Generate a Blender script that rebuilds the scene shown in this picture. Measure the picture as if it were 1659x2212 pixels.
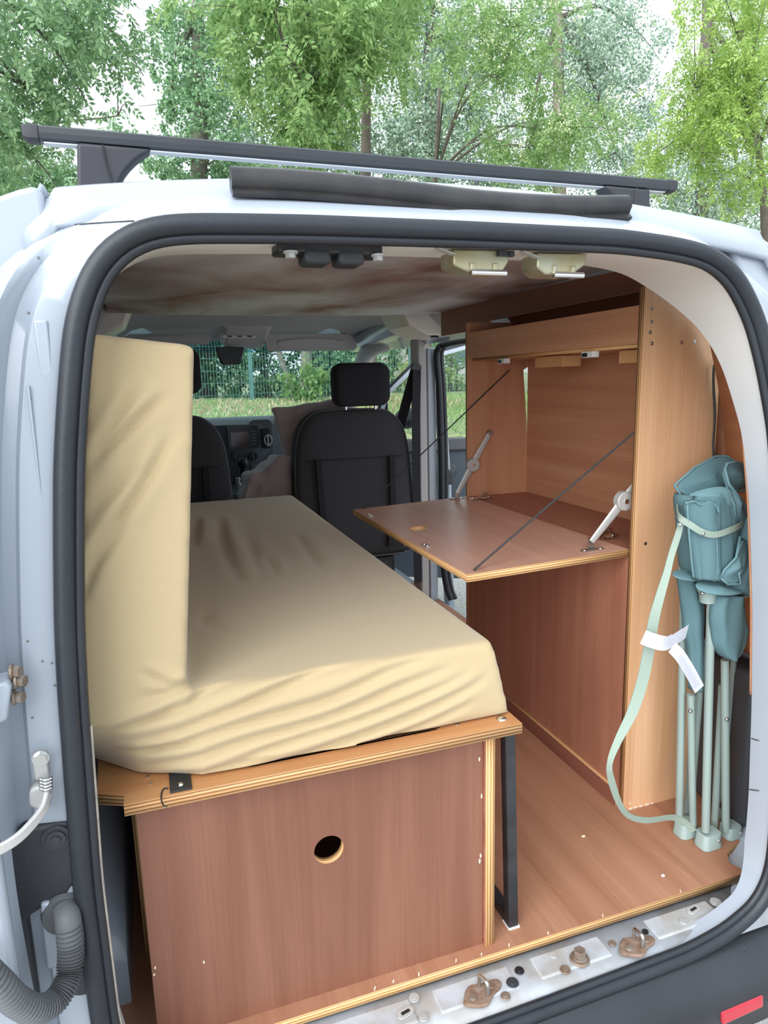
import bpy, bmesh, math, random
import numpy as np
from mathutils import Vector, Matrix
random.seed(7); rng = np.random.default_rng(7)
for o in list(bpy.data.objects): bpy.data.objects.remove(o)
SC = bpy.context.scene; COL = SC.collection

# ---------------------------------------------------------------- camera, sky, exposure
CAM = np.array([0.0, 0.0, 1.05]); FPX = 1491.28
CR = np.array([0.94466961, -0.3270582, -0.02514471])
CU = np.array([0.08377491, 0.16643909, 0.98248654])
CF = np.array([0.31714521, 0.93023167, -0.18462922])
cd = bpy.data.cameras.new('camera'); cam = bpy.data.objects.new('camera', cd); COL.objects.link(cam)
cd.sensor_fit = 'VERTICAL'; cd.sensor_height = 36.0; cd.lens = 36.0 * FPX / 2212
cd.clip_start = 0.02; cd.clip_end = 400
m = Matrix.Identity(4)
for i in range(3):
    m[i][0] = CR[i]; m[i][1] = CU[i]; m[i][2] = -CF[i]; m[i][3] = CAM[i]
cam.matrix_world = m
SC.camera = cam
w = bpy.data.worlds.new('overcast_sky'); SC.world = w; w.use_nodes = True
bg = w.node_tree.nodes['Background']; bg.inputs[0].default_value = (0.84, 0.94, 1.04, 1); bg.inputs[1].default_value = 1.0
sd = bpy.data.lights.new('veiled_sun', 'SUN'); sd.energy = 3.0; sd.angle = math.radians(70); sd.color = (.97, .98, 1.0)
so = bpy.data.objects.new('veiled_sun', sd); COL.objects.link(so); so.rotation_euler = (math.radians(58), 0, math.radians(-48))
SC.view_settings.view_transform = 'Standard'; SC.view_settings.look = 'None'
SC.view_settings.gamma = 1; SC.view_settings.use_curve_mapping = False
SC.view_settings.exposure = 0.74
SC.cycles.max_bounces = 14; SC.cycles.diffuse_bounces = 8; SC.cycles.transparent_max_bounces = 12

# ---------------------------------------------------------------- helpers
def ray(px, py): return CR * (px - 829.5) / FPX - CU * (py - 1106) / FPX + CF
def at(px, py, ax, val):
    d = ray(px, py); return CAM + d * ((val - CAM[ax]) / d[ax])
def V(a): return Vector((float(a[0]), float(a[1]), float(a[2])))
def lin(c): return tuple(((x / 255) / 12.92 if x / 255 <= .04045 else ((x / 255 + .055) / 1.055) ** 2.4) for x in c)
def base_of(p):
    L = Vector((0, 0, 0))
    while p is not None: L += p.location; p = p.parent
    return L
def tag(o, label=None, cat=None, group=None, kind=None):
    if label: o['label'] = label
    if cat: o['category'] = cat
    if group: o['group'] = group
    if kind: o['kind'] = kind
    return o
def thing(name, label, cat, loc=(0, 0, 0), group=None, kind=None):
    o = bpy.data.objects.new(name, None); COL.objects.link(o); o.location = loc; o.empty_display_size = .05
    return tag(o, label, cat, group, kind)

class MB:
    def __init__(s): s.v = []; s.f = []; s.mi = []; s.uv = None
    def add(s, vs, fs, mi=0):
        n = len(s.v); s.v += [tuple(map(float, p)) for p in vs]
        s.f += [tuple(i + n for i in f) for f in fs]; s.mi += [mi] * len(fs); return s
    def box(s, lo, hi, mi=0):
        x0, y0, z0 = lo; x1, y1, z1 = hi
        return s.add([(x0,y0,z0),(x1,y0,z0),(x1,y1,z0),(x0,y1,z0),(x0,y0,z1),(x1,y0,z1),(x1,y1,z1),(x0,y1,z1)],
            [(0,3,2,1),(4,5,6,7),(0,1,5,4),(1,2,6,5),(2,3,7,6),(3,0,4,7)], mi)
    def obox(s, c, u, v, w_, hu, hv, hw, mi=0):
        c, u, v, w_ = map(np.array, (c, u, v, w_)); P = []
        for k in (-1, 1):
            for (a, b) in ((-1,-1),(1,-1),(1,1),(-1,1)): P.append(c + u*a*hu + v*b*hv + w_*k*hw)
        return s.add(P, [(0,3,2,1),(4,5,6,7),(0,1,5,4),(1,2,6,5),(2,3,7,6),(3,0,4,7)], mi)
    def loft(s, rings, closed=True, cap=True, mi=0, loop=False):
        n = len(rings[0]); vs = [p for r in rings for p in r]; fs = []
        R = len(rings)
        for i in range(R if loop else R - 1):
            a = i * n; b = ((i + 1) % R) * n
            for j in range(n if closed else n - 1):
                k = (j + 1) % n; fs.append((a + j, a + k, b + k, b + j))
        if cap and closed and not loop:
            fs.append(tuple(range(n - 1, -1, -1))); fs.append(tuple((R - 1) * n + j for j in range(n)))
        return s.add(vs, fs, mi)
    def tube(s, path, r, n=10, sq=(1, 1), up=(0, 0, 1), cap=True, mi=0):
        P = [np.array(p, float) for p in path]; rings = []
        rr = r if hasattr(r, '__len__') else [r] * len(P)
        pu = None
        for i, p in enumerate(P):
            t = P[min(i + 1, len(P) - 1)] - P[max(i - 1, 0)]; t /= (np.linalg.norm(t) + 1e-12)
            if pu is None:
                u_ = np.array(up, float)
                if abs(u_ @ t) > .95: u_ = np.array((1., 0, 0))
            else: u_ = pu
            u_ = u_ - t * (u_ @ t); u_ /= np.linalg.norm(u_); pu = u_
            b = np.cross(t, u_)
            rings.append([p + (u_ * math.cos(a) * sq[0] + b * math.sin(a) * sq[1]) * rr[i] for a in [2 * math.pi * k / n for k in range(n)]])
        return s.loft(rings, True, cap, mi)
    def cyl(s, a, b, r, n=16, r2=None, mi=0): return s.tube([a, b], [r, r if r2 is None else r2], n, mi=mi)
    def ribbon(s, path, wd, wdir, th=.0015, mi=0):
        P = [np.array(p, float) for p in path]; rings = []
        for i, p in enumerate(P):
            t = P[min(i + 1, len(P) - 1)] - P[max(i - 1, 0)]; t /= np.linalg.norm(t)
            wv = np.array(wdir[i] if hasattr(wdir[0], '__len__') else wdir, float); wv = wv - t * (wv @ t); wv /= np.linalg.norm(wv)
            nn = np.cross(t, wv); ww = wd[i] if hasattr(wd, '__len__') else wd
            rings.append([p - wv*ww/2 - nn*th/2, p + wv*ww/2 - nn*th/2, p + wv*ww/2 + nn*th/2, p - wv*ww/2 + nn*th/2])
        return s.loft(rings, True, True, mi)
    def sphere(s, c, r, n=14, m_=9, sc=(1, 1, 1), ax=None, mi=0):
        rings = []
        for i in range(m_ + 1):
            ph = math.pi * (i / m_ * .98 + .01)
            rings.append([(c[0] + r*sc[0]*math.sin(ph)*math.cos(2*math.pi*k/n), c[1] + r*sc[1]*math.sin(ph)*math.sin(2*math.pi*k/n), c[2] - r*sc[2]*math.cos(ph)) for k in range(n)])
        return s.loft(rings, True, True, mi)
    def build(s, name, mat, parent=None, smooth=None, bevel=0, seg=2, sub=0, loc=None):
        me = bpy.data.meshes.new(name)
        B = base_of(parent) if parent else Vector(loc or (0, 0, 0))
        me.from_pydata([(p[0]-B.x, p[1]-B.y, p[2]-B.z) for p in s.v], [], s.f)
        mats = mat if isinstance(mat, (list, tuple)) else [mat]
        for k in mats: me.materials.append(k)
        if len(mats) > 1: me.polygons.foreach_set('material_index', s.mi)
        bm = bmesh.new(); bm.from_mesh(me); bmesh.ops.recalc_face_normals(bm, faces=bm.faces); bm.to_mesh(me); bm.free()
        return finish(name, me, parent, smooth, bevel, seg, sub, loc)
def finish(name, me, parent=None, smooth=None, bevel=0, seg=2, sub=0, loc=None):
    o = bpy.data.objects.new(name, me); COL.objects.link(o)
    if parent: o.parent = parent
    elif loc: o.location = loc
    if bevel:
        b = o.modifiers.new('bevel', 'BEVEL'); b.width = bevel; b.segments = seg; b.limit_method = 'ANGLE'; b.angle_limit = math.radians(35)
    if sub:
        q = o.modifiers.new('sub', 'SUBSURF'); q.levels = sub; q.render_levels = sub
    if smooth is not None:
        me.polygons.foreach_set('use_smooth', [True] * len(me.polygons))
        if smooth < 180: me.set_sharp_from_angle(angle=math.radians(smooth))
    me.update()
    return o

def plate(name, outline, holes, t, org, u, v, mats, parent=None, bevel=0, loc=None, reslim=16):
    """extruded flat board with holes: outline in metres along u (grain) and v; thickness along u x v. mats=(face, edge)"""
    cu = bpy.data.curves.new('c', 'CURVE'); cu.dimensions = '2D'; cu.fill_mode = 'BOTH'; cu.extrude = t / 2
    for pts in [outline] + list(holes):
        sp = cu.splines.new('POLY'); sp.points.add(len(pts) - 1)
        for k, p in enumerate(pts): sp.points[k].co = (p[0], p[1], 0, 1)
        sp.use_cyclic_u = True
    to = bpy.data.objects.new('c', cu); COL.objects.link(to)
    dg = bpy.context.evaluated_depsgraph_get()
    me = bpy.data.meshes.new_from_object(to.evaluated_get(dg)); bpy.data.objects.remove(to); bpy.data.curves.remove(cu)
    me.name = name; me.materials.clear()
    bm = bmesh.new(); bm.from_mesh(me); bmesh.ops.remove_doubles(bm, verts=bm.verts, dist=1e-5)
    bmesh.ops.recalc_face_normals(bm, faces=bm.faces)
    ul = bm.loops.layers.uv.verify()
    for f in bm.faces:
        cap = abs(f.normal.z) > .7; f.material_index = 0 if cap else (1 if isinstance(mats, (list, tuple)) and len(mats) > 1 else 0)
        for l in f.loops:
            c = l.vert.co
            if cap: l[ul].uv = (c.x + 3.7 * len(name), c.y)
            else: l[ul].uv = (c.x + c.y, (c.z + t / 2) / t)
    u, v = np.array(u, float), np.array(v, float); wn = np.cross(u, v); org = np.array(org, float)
    B = base_of(parent) if parent else Vector(loc or (0, 0, 0))
    for vt in bm.verts:
        c = vt.co; p = org + u * c.x + v * c.y + wn * (c.z + t / 2); vt.co = Vector(p) - B
    bmesh.ops.recalc_face_normals(bm, faces=bm.faces)
    bm.to_mesh(me); bm.free()
    for k in (mats if isinstance(mats, (list, tuple)) else [mats]): me.materials.append(k)
    return finish(name, me, parent, None, bevel, 1, 0, loc)
def rect(x0, y0, x1, y1): return [(x0, y0), (x1, y0), (x1, y1), (x0, y1)]
def circ(cx, cy, r, n=32, sy=1): return [(cx + r*math.cos(2*math.pi*k/n), cy + r*sy*math.sin(2*math.pi*k/n)) for k in range(n)]
def rrect(x0, y0, x1, y1, r, n=5):
    P = []
    for (cx, cy, a0) in ((x1-r, y1-r, 0), (x0+r, y1-r, 90), (x0+r, y0+r, 180), (x1-r, y0+r, 270)):
        for k in range(n + 1):
            a = math.radians(a0 + 90*k/n); P.append((cx + r*math.cos(a), cy + r*math.sin(a)))
    return P
def resample(P, n):
    P = np.array(P, float); d = np.r_[0, np.cumsum(np.linalg.norm(np.diff(P, axis=0), axis=1))]
    t = np.linspace(0, d[-1], n); return np.stack([np.interp(t, d, P[:, k]) for k in range(P.shape[1])], 1)
def spline(P, n):
    """Catmull-Rom through P, n samples per span"""
    P = [np.array(p, float) for p in P]; P = [2*P[0]-P[1]] + P + [2*P[-1]-P[-2]]; out = []
    for i in range(1, len(P) - 2):
        a, b, c, d = P[i-1:i+3]
        for k in range(n):
            t = k / n
            out.append(.5*((2*b) + (-a+c)*t + (2*a-5*b+4*c-d)*t*t + (-a+3*b-3*c+d)*t**3))
    out.append(P[-2]); return out
def smooth2(P, it=3):
    P = np.array(P, float)
    for _ in range(it):
        Q = P.copy(); Q[1:-1] = (P[:-2] + 2*P[1:-1] + P[2:]) / 4; P = Q
    return P

# ---------------------------------------------------------------- materials
def mat(name, col, rough=.5, metal=0, spec=.5, bump=None, var=None, coat=0, sheen=0, coords='Object', alpha=None):
    """bump=(scale,strength,detail) var=(scale,amount,colour2)"""
    m_ = bpy.data.materials.new(name); m_.use_nodes = True; nt = m_.node_tree; b = nt.nodes['Principled BSDF']
    b.inputs['Base Color'].default_value = (*col, 1); b.inputs['Roughness'].default_value = rough; b.inputs['Metallic'].default_value = metal
    b.inputs['Specular IOR Level'].default_value = spec
    if coat: b.inputs['Coat Weight'].default_value = coat; b.inputs['Coat Roughness'].default_value = .08
    if sheen: b.inputs['Sheen Weight'].default_value = sheen
    tc = nt.nodes.new('ShaderNodeTexCoord')
    if var:
        nz = nt.nodes.new('ShaderNodeTexNoise'); nz.inputs['Scale'].default_value = var[0]; nz.inputs['Detail'].default_value = 5
        nt.links.new(tc.outputs[coords], nz.inputs['Vector'])
        rp = nt.nodes.new('ShaderNodeValToRGB'); rp.color_ramp.elements[0].position = .5 - var[1]; rp.color_ramp.elements[1].position = .5 + var[1]
        rp.color_ramp.elements[0].color = (*var[2], 1); rp.color_ramp.elements[1].color = (*col, 1)
        nt.links.new(nz.outputs['Fac'], rp.inputs['Fac']); nt.links.new(rp.outputs['Color'], b.inputs['Base Color'])
    if bump:
        nb = nt.nodes.new('ShaderNodeTexNoise'); nb.inputs['Scale'].default_value = bump[0]; nb.inputs['Detail'].default_value = bump[2] if len(bump) > 2 else 3
        nt.links.new(tc.outputs[coords], nb.inputs['Vector'])
        bp = nt.nodes.new('ShaderNodeBump'); bp.inputs['Strength'].default_value = bump[1]; bp.inputs['Distance'].default_value = .004
        nt.links.new(nb.outputs['Fac'], bp.inputs['Height']); nt.links.new(bp.outputs['Normal'], b.inputs['Normal'])
    return m_
def wood(name, c1, c2, c3, rough=.45, sc=1, coat=0, blotch=.35, b0=.42):
    """plywood face veneer, grain along U of the UV map"""
    m_ = bpy.data.materials.new(name); m_.use_nodes = True; nt = m_.node_tree; b = nt.nodes['Principled BSDF']; L = nt.links.new
    tc = nt.nodes.new('ShaderNodeTexCoord')
    def noise(scale, vec, det=6, dist=0):
        mp = nt.nodes.new('ShaderNodeMapping'); mp.inputs['Scale'].default_value = vec; L(tc.outputs['UV'], mp.inputs['Vector'])
        n = nt.nodes.new('ShaderNodeTexNoise'); n.inputs['Scale'].default_value = scale; n.inputs['Detail'].default_value = det; n.inputs['Distortion'].default_value = dist
        L(mp.outputs[0], n.inputs['Vector']); return n
    n1 = noise(3 * sc, (.35, 6, 1), 5, .6); n2 = noise(22 * sc, (.12, 9, 1), 6); n3 = noise(2.2 * sc, (1, 1.6, 1), 3, .5)
    rp = nt.nodes.new('ShaderNodeValToRGB'); e = rp.color_ramp.elements
    e[0].position = .3; e[0].color = (*c2, 1); e[1].position = .68; e[1].color = (*c1, 1)
    L(n1.outputs['Fac'], rp.inputs['Fac'])
    mx = nt.nodes.new('ShaderNodeMix'); mx.data_type = 'RGBA'; mx.blend_type = 'MULTIPLY'
    r2 = nt.nodes.new('ShaderNodeValToRGB'); r2.color_ramp.elements[0].position = .3; r2.color_ramp.elements[0].color = (.80, .76, .72, 1); r2.color_ramp.elements[1].position = .6
    L(n2.outputs['Fac'], r2.inputs['Fac']); mx.inputs['Factor'].default_value = .5
    L(rp.outputs['Color'], mx.inputs[6]); L(r2.outputs['Color'], mx.inputs[7])
    m3 = nt.nodes.new('ShaderNodeMix'); m3.data_type = 'RGBA'
    r3 = nt.nodes.new('ShaderNodeMapRange'); r3.inputs[1].default_value = b0; r3.inputs[2].default_value = b0 + .33; r3.inputs[4].default_value = blotch
    L(n3.outputs['Fac'], r3.inputs[0]); L(r3.outputs[0], m3.inputs[0]); L(mx.outputs[2], m3.inputs[6]); m3.inputs[7].default_value = (*c3, 1)
    L(m3.outputs[2], b.inputs['Base Color'])
    b.inputs['Roughness'].default_value = rough
    if coat: b.inputs['Coat Weight'].default_value = coat; b.inputs['Coat Roughness'].default_value = .3
    bp = nt.nodes.new('ShaderNodeBump'); bp.inputs['Strength'].default_value = .12; bp.inputs['Distance'].default_value = .002
    L(n2.outputs['Fac'], bp.inputs['Height']); L(bp.outputs['Normal'], b.inputs['Normal'])
    return m_
def plyedge(name, light, dark, layers=3):
    m_ = bpy.data.materials.new(name); m_.use_nodes = True; nt = m_.node_tree; b = nt.nodes['Principled BSDF']; L = nt.links.new
    tc = nt.nodes.new('ShaderNodeTexCoord'); sp = nt.nodes.new('ShaderNodeSeparateXYZ'); L(tc.outputs['UV'], sp.inputs[0])
    nz = nt.nodes.new('ShaderNodeTexNoise'); nz.inputs['Scale'].default_value = 30; L(tc.outputs['Object'], nz.inputs['Vector'])
    ma = nt.nodes.new('ShaderNodeMath'); ma.operation = 'MULTIPLY_ADD'; ma.inputs[1].default_value = layers * 2 * math.pi; L(sp.outputs['Y'], ma.inputs[0])
    mn = nt.nodes.new('ShaderNodeMath'); mn.operation = 'MULTIPLY'; mn.inputs[1].default_value = 1.6; L(nz.outputs['Fac'], mn.inputs[0]); L(mn.outputs[0], ma.inputs[2])
    si = nt.nodes.new('ShaderNodeMath'); si.operation = 'SINE'; L(ma.outputs[0], si.inputs[0])
    rp = nt.nodes.new('ShaderNodeValToRGB'); rp.color_ramp.elements[0].position = .25; rp.color_ramp.elements[0].color = (*dark, 1)
    rp.color_ramp.elements[1].position = .6; rp.color_ramp.elements[1].color = (*light, 1)
    mr = nt.nodes.new('ShaderNodeMapRange'); mr.inputs[1].default_value = -1; L(si.outputs[0], mr.inputs[0]); L(mr.outputs[0], rp.inputs['Fac'])
    L(rp.outputs['Color'], b.inputs['Base Color']); b.inputs['Roughness'].default_value = .65
    return m_
def leafmat(name, c1, c2, trans=.45, rough=.45):
    m_ = bpy.data.materials.new(name); m_.use_nodes = True; nt = m_.node_tree; L = nt.links.new
    for n in list(nt.nodes): nt.nodes.remove(n)
    out = nt.nodes.new('ShaderNodeOutputMaterial'); g = nt.nodes.new('ShaderNodeNewGeometry')
    rp = nt.nodes.new('ShaderNodeValToRGB'); rp.color_ramp.elements[0].color = (*c2, 1); rp.color_ramp.elements[1].color = (*c1, 1)
    L(g.outputs['Random Per Island'], rp.inputs['Fac'])
    p = nt.nodes.new('ShaderNodeBsdfPrincipled'); p.inputs['Roughness'].default_value = rough; L(rp.outputs['Color'], p.inputs['Base Color'])
    t = nt.nodes.new('ShaderNodeBsdfTranslucent'); L(rp.outputs['Color'], t.inputs['Color'])
    mx = nt.nodes.new('ShaderNodeMixShader'); mx.inputs[0].default_value = trans; L(p.outputs[0], mx.inputs[1]); L(t.outputs[0], mx.inputs[2]); L(mx.outputs[0], out.inputs[0])
    return m_
def glassmat(name, tint, gloss=.06):
    m_ = bpy.data.materials.new(name); m_.use_nodes = True; nt = m_.node_tree; L = nt.links.new
    for n in list(nt.nodes): nt.nodes.remove(n)
    out = nt.nodes.new('ShaderNodeOutputMaterial'); t = nt.nodes.new('ShaderNodeBsdfTransparent'); t.inputs[0].default_value = (*tint, 1)
    g = nt.nodes.new('ShaderNodeBsdfGlossy'); g.inputs['Roughness'].default_value = .03
    mx = nt.nodes.new('ShaderNodeMixShader'); mx.inputs[0].default_value = gloss; L(t.outputs[0], mx.inputs[1]); L(g.outputs[0], mx.inputs[2]); L(mx.outputs[0], out.inputs[0])
    return m_

M = {}
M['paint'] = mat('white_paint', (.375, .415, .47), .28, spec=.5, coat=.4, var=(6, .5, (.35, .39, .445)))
M['paint_light'] = mat('white_paint_lifted', (.74, .77, .81), .4)  # brighter copy of the white paint, making up for shade on the side lining
M['paint_dirty'] = mat('dirty_white_paint', (.45, .48, .52), .4, var=(16, .10, (.36, .35, .335)), bump=(30, .08))
M['paint_in'] = mat('inner_white_warm_bounce', (.84, .81, .765), .4, var=(5, .4, (.78, .75, .70)))
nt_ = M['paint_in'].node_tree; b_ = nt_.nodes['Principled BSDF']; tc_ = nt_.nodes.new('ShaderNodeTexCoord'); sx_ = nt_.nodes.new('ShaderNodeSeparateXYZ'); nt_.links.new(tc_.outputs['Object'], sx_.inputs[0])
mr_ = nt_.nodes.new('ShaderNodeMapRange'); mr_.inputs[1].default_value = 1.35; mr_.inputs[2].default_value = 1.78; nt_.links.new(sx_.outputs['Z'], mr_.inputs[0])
rp_ = nt_.nodes.new('ShaderNodeValToRGB'); rp_.color_ramp.elements[0].color = (.375, .41, .455, 1); rp_.color_ramp.elements[1].color = (.84, .80, .74, 1); nt_.links.new(mr_.outputs[0], rp_.inputs['Fac']); nt_.links.new(rp_.outputs['Color'], b_.inputs['Base Color'])  # turns cream towards the header: warm reflected light painted into the white
M['rubber'] = mat('black_rubber', (.011, .0135, .018), .45, bump=(60, .15), var=(9, .3, (.02, .023, .029)))
M['rubber_worn'] = mat('worn_rubber', (.014, .014, .015), .33, bump=(40, .2), var=(12, .12, (.032, .03, .029)))
M['black_plastic'] = mat('black_plastic', (.022, .024, .028), .5, bump=(220, .12), var=(7, .25, (.04, .043, .05)))
M['bumper'] = mat('bumper_plastic', (.015, .017, .021), .5, bump=(160, .15), var=(5, .25, (.026, .029, .034)))
M['grey_plastic'] = mat('grey_plastic', (.11, .115, .12), .55)
M['dash'] = mat('dash_plastic', (.085, .105, .125), .5, bump=(200, .1))
M['dash_dark'] = mat('dash_dark', (.012, .013, .016), .35)
M['screen'] = mat('radio_screen', (.06, .025, .03), .15)
M['steel'] = mat('bright_steel', (.62, .62, .6), .28, metal=1)
M['chrome'] = mat('chrome', (.75, .75, .75), .12, metal=1)
M['zinc'] = mat('zinc_plate', (.50, .50, .38), .4, metal=.7, var=(25, .2, (.42, .36, .2)))
M['stay'] = mat('stay_grey', (.50, .49, .47), .45, metal=.25)
M['rust'] = mat('rusty_steel', (.20, .115, .07), .7, metal=.25, var=(70, .18, (.30, .22, .17)), bump=(120, .4))
M['rustbolt'] = mat('dull_bolt', (.30, .26, .22), .55, metal=.5, var=(60, .2, (.22, .14, .09)))
M['black_metal'] = mat('black_metal', (.012, .013, .015), .42, var=(20, .2, (.03, .03, .033)))
M['rack'] = mat('rack_black', (.016, .019, .023), .36, var=(8, .3, (.026, .03, .034)))
M['rack_foot'] = mat('rack_foot', (.03, .03, .036), .6)
M['alu'] = mat('rack_underside', (.55, .57, .6), .45, metal=.5)
M['red'] = mat('red_lens', (.45, .012, .03), .15, coat=.6, bump=(160, .1))
M['dred'] = mat('dark_red_lens', (.10, .004, .012), .15)
M['conduit'] = mat('grey_rubber', (.10, .105, .11), .6, bump=(50, .1))
M['felt'] = mat('white_felt', (.8, .8, .8), .9)
M['headliner'] = mat('headliner_fabric', (.60, .575, .56), .95, bump=(500, .25), var=(4, .4, (.55, .525, .51)))
M['visor'] = mat('visor_vinyl', (.54, .51, .50), .9, bump=(300, .2))
M['seat'] = mat('seat_fabric', (.040, .038, .043), .9, bump=(450, .35), var=(300, .3, (.028, .026, .03)))
M['seat_dark'] = mat('seat_dark_fabric', (.013, .012, .016), .9, bump=(450, .3))
M['piping'] = mat('seat_piping', (.12, .12, .125), .8)
M['sheet'] = mat('yellow_jersey_sheet', (.46, .35, .20), .92, bump=(900, .12), sheen=.3, var=(180, .5, (.43, .325, .18)))
M['pillow'] = mat('brown_linen', (.48, .40, .385), .92, bump=(26, .9, 6), sheen=.3, var=(200, .4, (.40, .32, .31)))
M['canvas'] = mat('teal_canvas', (.098, .185, .203), .75, bump=(700, .15), var=(5, .5, (.087, .168, .186)))
M['canvas_hem'] = mat('teal_hem', (.12, .225, .245), .8, bump=(500, .3))
M['mint'] = mat('mint_tube', (.275, .345, .315), .38, coat=.2)
M['mint_web'] = mat('mint_webbing', (.27, .335, .275), .8, bump=(400, .2))
M['mint_pl'] = mat('mint_plastic', (.32, .41, .38), .45)
M['label'] = mat('care_label', (.50, .495, .54), .7)
M['ink'] = mat('label_ink', (.42, .42, .46), .8)
M['cord'] = mat('grey_cord', (.045, .042, .045), .8)
M['whiteplastic'] = mat('white_plastic', (.75, .75, .73), .4)
M['ply'] = wood('ply_brown', lin((198, 146, 112)), lin((180, 124, 92)), lin((184, 128, 92)), .5)
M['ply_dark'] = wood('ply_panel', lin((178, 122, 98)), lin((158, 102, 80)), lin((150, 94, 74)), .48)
M['ply_front'] = wood('ply_bed_front', lin((136, 91, 72)), lin((116, 73, 54)), lin((108, 66, 50)), .5)  # darker copy of the panel veneer, offsetting stronger light on the bed front
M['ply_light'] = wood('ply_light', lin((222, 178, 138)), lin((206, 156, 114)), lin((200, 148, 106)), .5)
M['ply_floor'] = wood('ply_floor', lin((178, 130, 102)), lin((156, 107, 81)), lin((168, 119, 91)), .5)
M['ply_top'] = wood('ply_platform', lin((198, 148, 100)), lin((176, 120, 76)), lin((184, 128, 82)), .42)
M['ply_trim'] = wood('ply_trim', lin((150, 96, 78)), lin((122, 74, 60)), lin((130, 80, 64)), .5)
M['ply_gloss'] = wood('ply_table', lin((220, 172, 150)), lin((204, 152, 130)), lin((210, 160, 138)), .40, coat=.4)
M['ply_ceil'] = wood('ply_ceiling_sheen', lin((150, 96, 84)), lin((122, 74, 64)), (.76, .79, .83), .6, coat=.1, blotch=.9, b0=.30)  # grey patches over the brown veneer are a sheen painted into the colour
M['edge'] = plyedge('ply_edge', lin((226, 184, 128)), lin((176, 124, 74)))
M['edge_dk'] = plyedge('ply_edge_worn', lin((205, 160, 108)), lin((140, 92, 55)))
M['bare'] = mat('bare_wood', lin((205, 160, 110)), .7, var=(20, .4, lin((185, 135, 88))))
M['glass'] = glassmat('windscreen_glass', (.74, .86, .90))
M['glass2'] = glassmat('door_glass', (.90, .95, .95))

# ================================================================ SETTING: ground
ZG = -0.55
def gz(x, y):
    """height of the ground: flat car park, grassy bank rising beyond the van"""
    t = min(max((y - 5.2) / 2.6, 0), 1); t = t*t*(3-2*t)
    return ZG + t*(1.17) + max(0, y - 7.8)*.035 + .02*math.sin(x*1.7)*t
def ground_mesh(name, x0, x1, nx, y0, y1, ny, m_, zo=0.0):
    b = MB(); P = []
    for j in range(ny + 1):
        for i in range(nx + 1):
            x = x0 + (x1-x0)*i/nx; y = y0 + (y1-y0)*j/ny; P.append((x, y, gz(x, y) + zo))
    F = [(j*(nx+1)+i, j*(nx+1)+i+1, (j+1)*(nx+1)+i+1, (j+1)*(nx+1)+i) for j in range(ny) for i in range(nx)]
    return b.add(P, F).build(name, m_, smooth=180)
M['gravel'] = mat('gravel_asphalt', (.46, .45, .42), .9, var=(60, .12, (.30, .29, .28)), bump=(90, .8))
M['grass'] = mat('lawn', (.26, .33, .15), .95, var=(9, .3, (.36, .33, .22)), bump=(60, 1))
tag(ground_mesh('ground', -9, 16, 10, -6, 5.4, 10, M['gravel']), 'grey gritty car park surface around the van', 'ground', kind='structure')
tag(ground_mesh('lawn_bank', -14, 26, 40, 5.4, 34, 60, M['grass']), 'rough grassy bank rising beyond the van up to the fence', 'lawn', kind='structure')

# ================================================================ VAN
XC = 0.50
van = thing('van', 'white panel van seen from its open rear doorway, converted to a camper', 'van', (XC, 2.4, ZG))
SEAL = [(-.124,.163),(-.127,.39),(-.123,.526),(-.119,.656),(-.114,.75),(-.103,.872),(-.094,.96),(-.081,1.046),(-.066,1.13),(-.044,1.186),(-.025,1.212),(.001,1.232),(.032,1.244),(.081,1.249),(.227,1.254),(.461,1.257),(.725,1.258),(.838,1.250),(.908,1.238),(.958,1.206),(1.004,1.141),(1.035,1.062),(1.066,.955),(1.09,.8),(1.108,.6),(1.117,.4),(1.12,.2),(1.116,.096),(1.104,.047),(1.072,.004),(.996,-.030),(.906,-.046),(.76,-.050),(.616,-.053),(.5,-.055),(.3,-.055),(.05,-.045),(-.06,-.01),(-.105,.05)]
def ysl(z): return .915 + .0375*(z + .03)
SP = resample(SEAL + [SEAL[0]], 321)[:-1]
for _ in range(5): SP = (np.roll(SP, 1, 0) + 2*SP + np.roll(SP, -1, 0)) / 4
TN = np.roll(SP, -1, 0) - np.roll(SP, 1, 0); TN /= np.linalg.norm(TN, axis=1)[:, None]
NN = np.stack([-TN[:, 1], TN[:, 0]], 1)   # outward (loop runs clockwise: left up, top right, right down)
for _ in range(14): NN = (np.roll(NN, 1, 0) + 2*NN + np.roll(NN, -1, 0)) / 4
NN /= np.linalg.norm(NN, axis=1)[:, None]
def frame_pt(i, n, d, dz=0):
    x, z = SP[i] + NN[i]*n
    return (x, ysl(SP[i][1]) + d, z + dz)
def sealring(n0, d0, r, k=10):
    rings = []
    for i in range(len(SP)):
        rings.append([frame_pt(i, n0 + r*math.cos(a), d0 + r*math.sin(a)) for a in [2*math.pi*q/k for q in range(k)]])
    return rings
sl = MB().loft(sealring(.004, -.012, .0135), loop=True); sl.loft(sealring(-.012, -.008, .0075, 8), loop=True)
seal_o = sl.build('door_seal', M['rubber'], van, smooth=180); tag(seal_o, 'black rubber seal running around the rear door opening')
M['worn'] = mat('worn_tan_edge', (.42, .37, .30), .8, var=(40, .2, (.25, .23, .21)))
kk = [i for i in range(len(SP)) if SP[i][0] < 0 and .06 < SP[i][1] < .62]
kk.sort(key=lambda i: SP[i][1])
MB().tube([frame_pt(i, -.0185, -.006) for i in kk], .0032, 6).build('worn_seal_edge', M['worn'], van, smooth=180)
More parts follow.
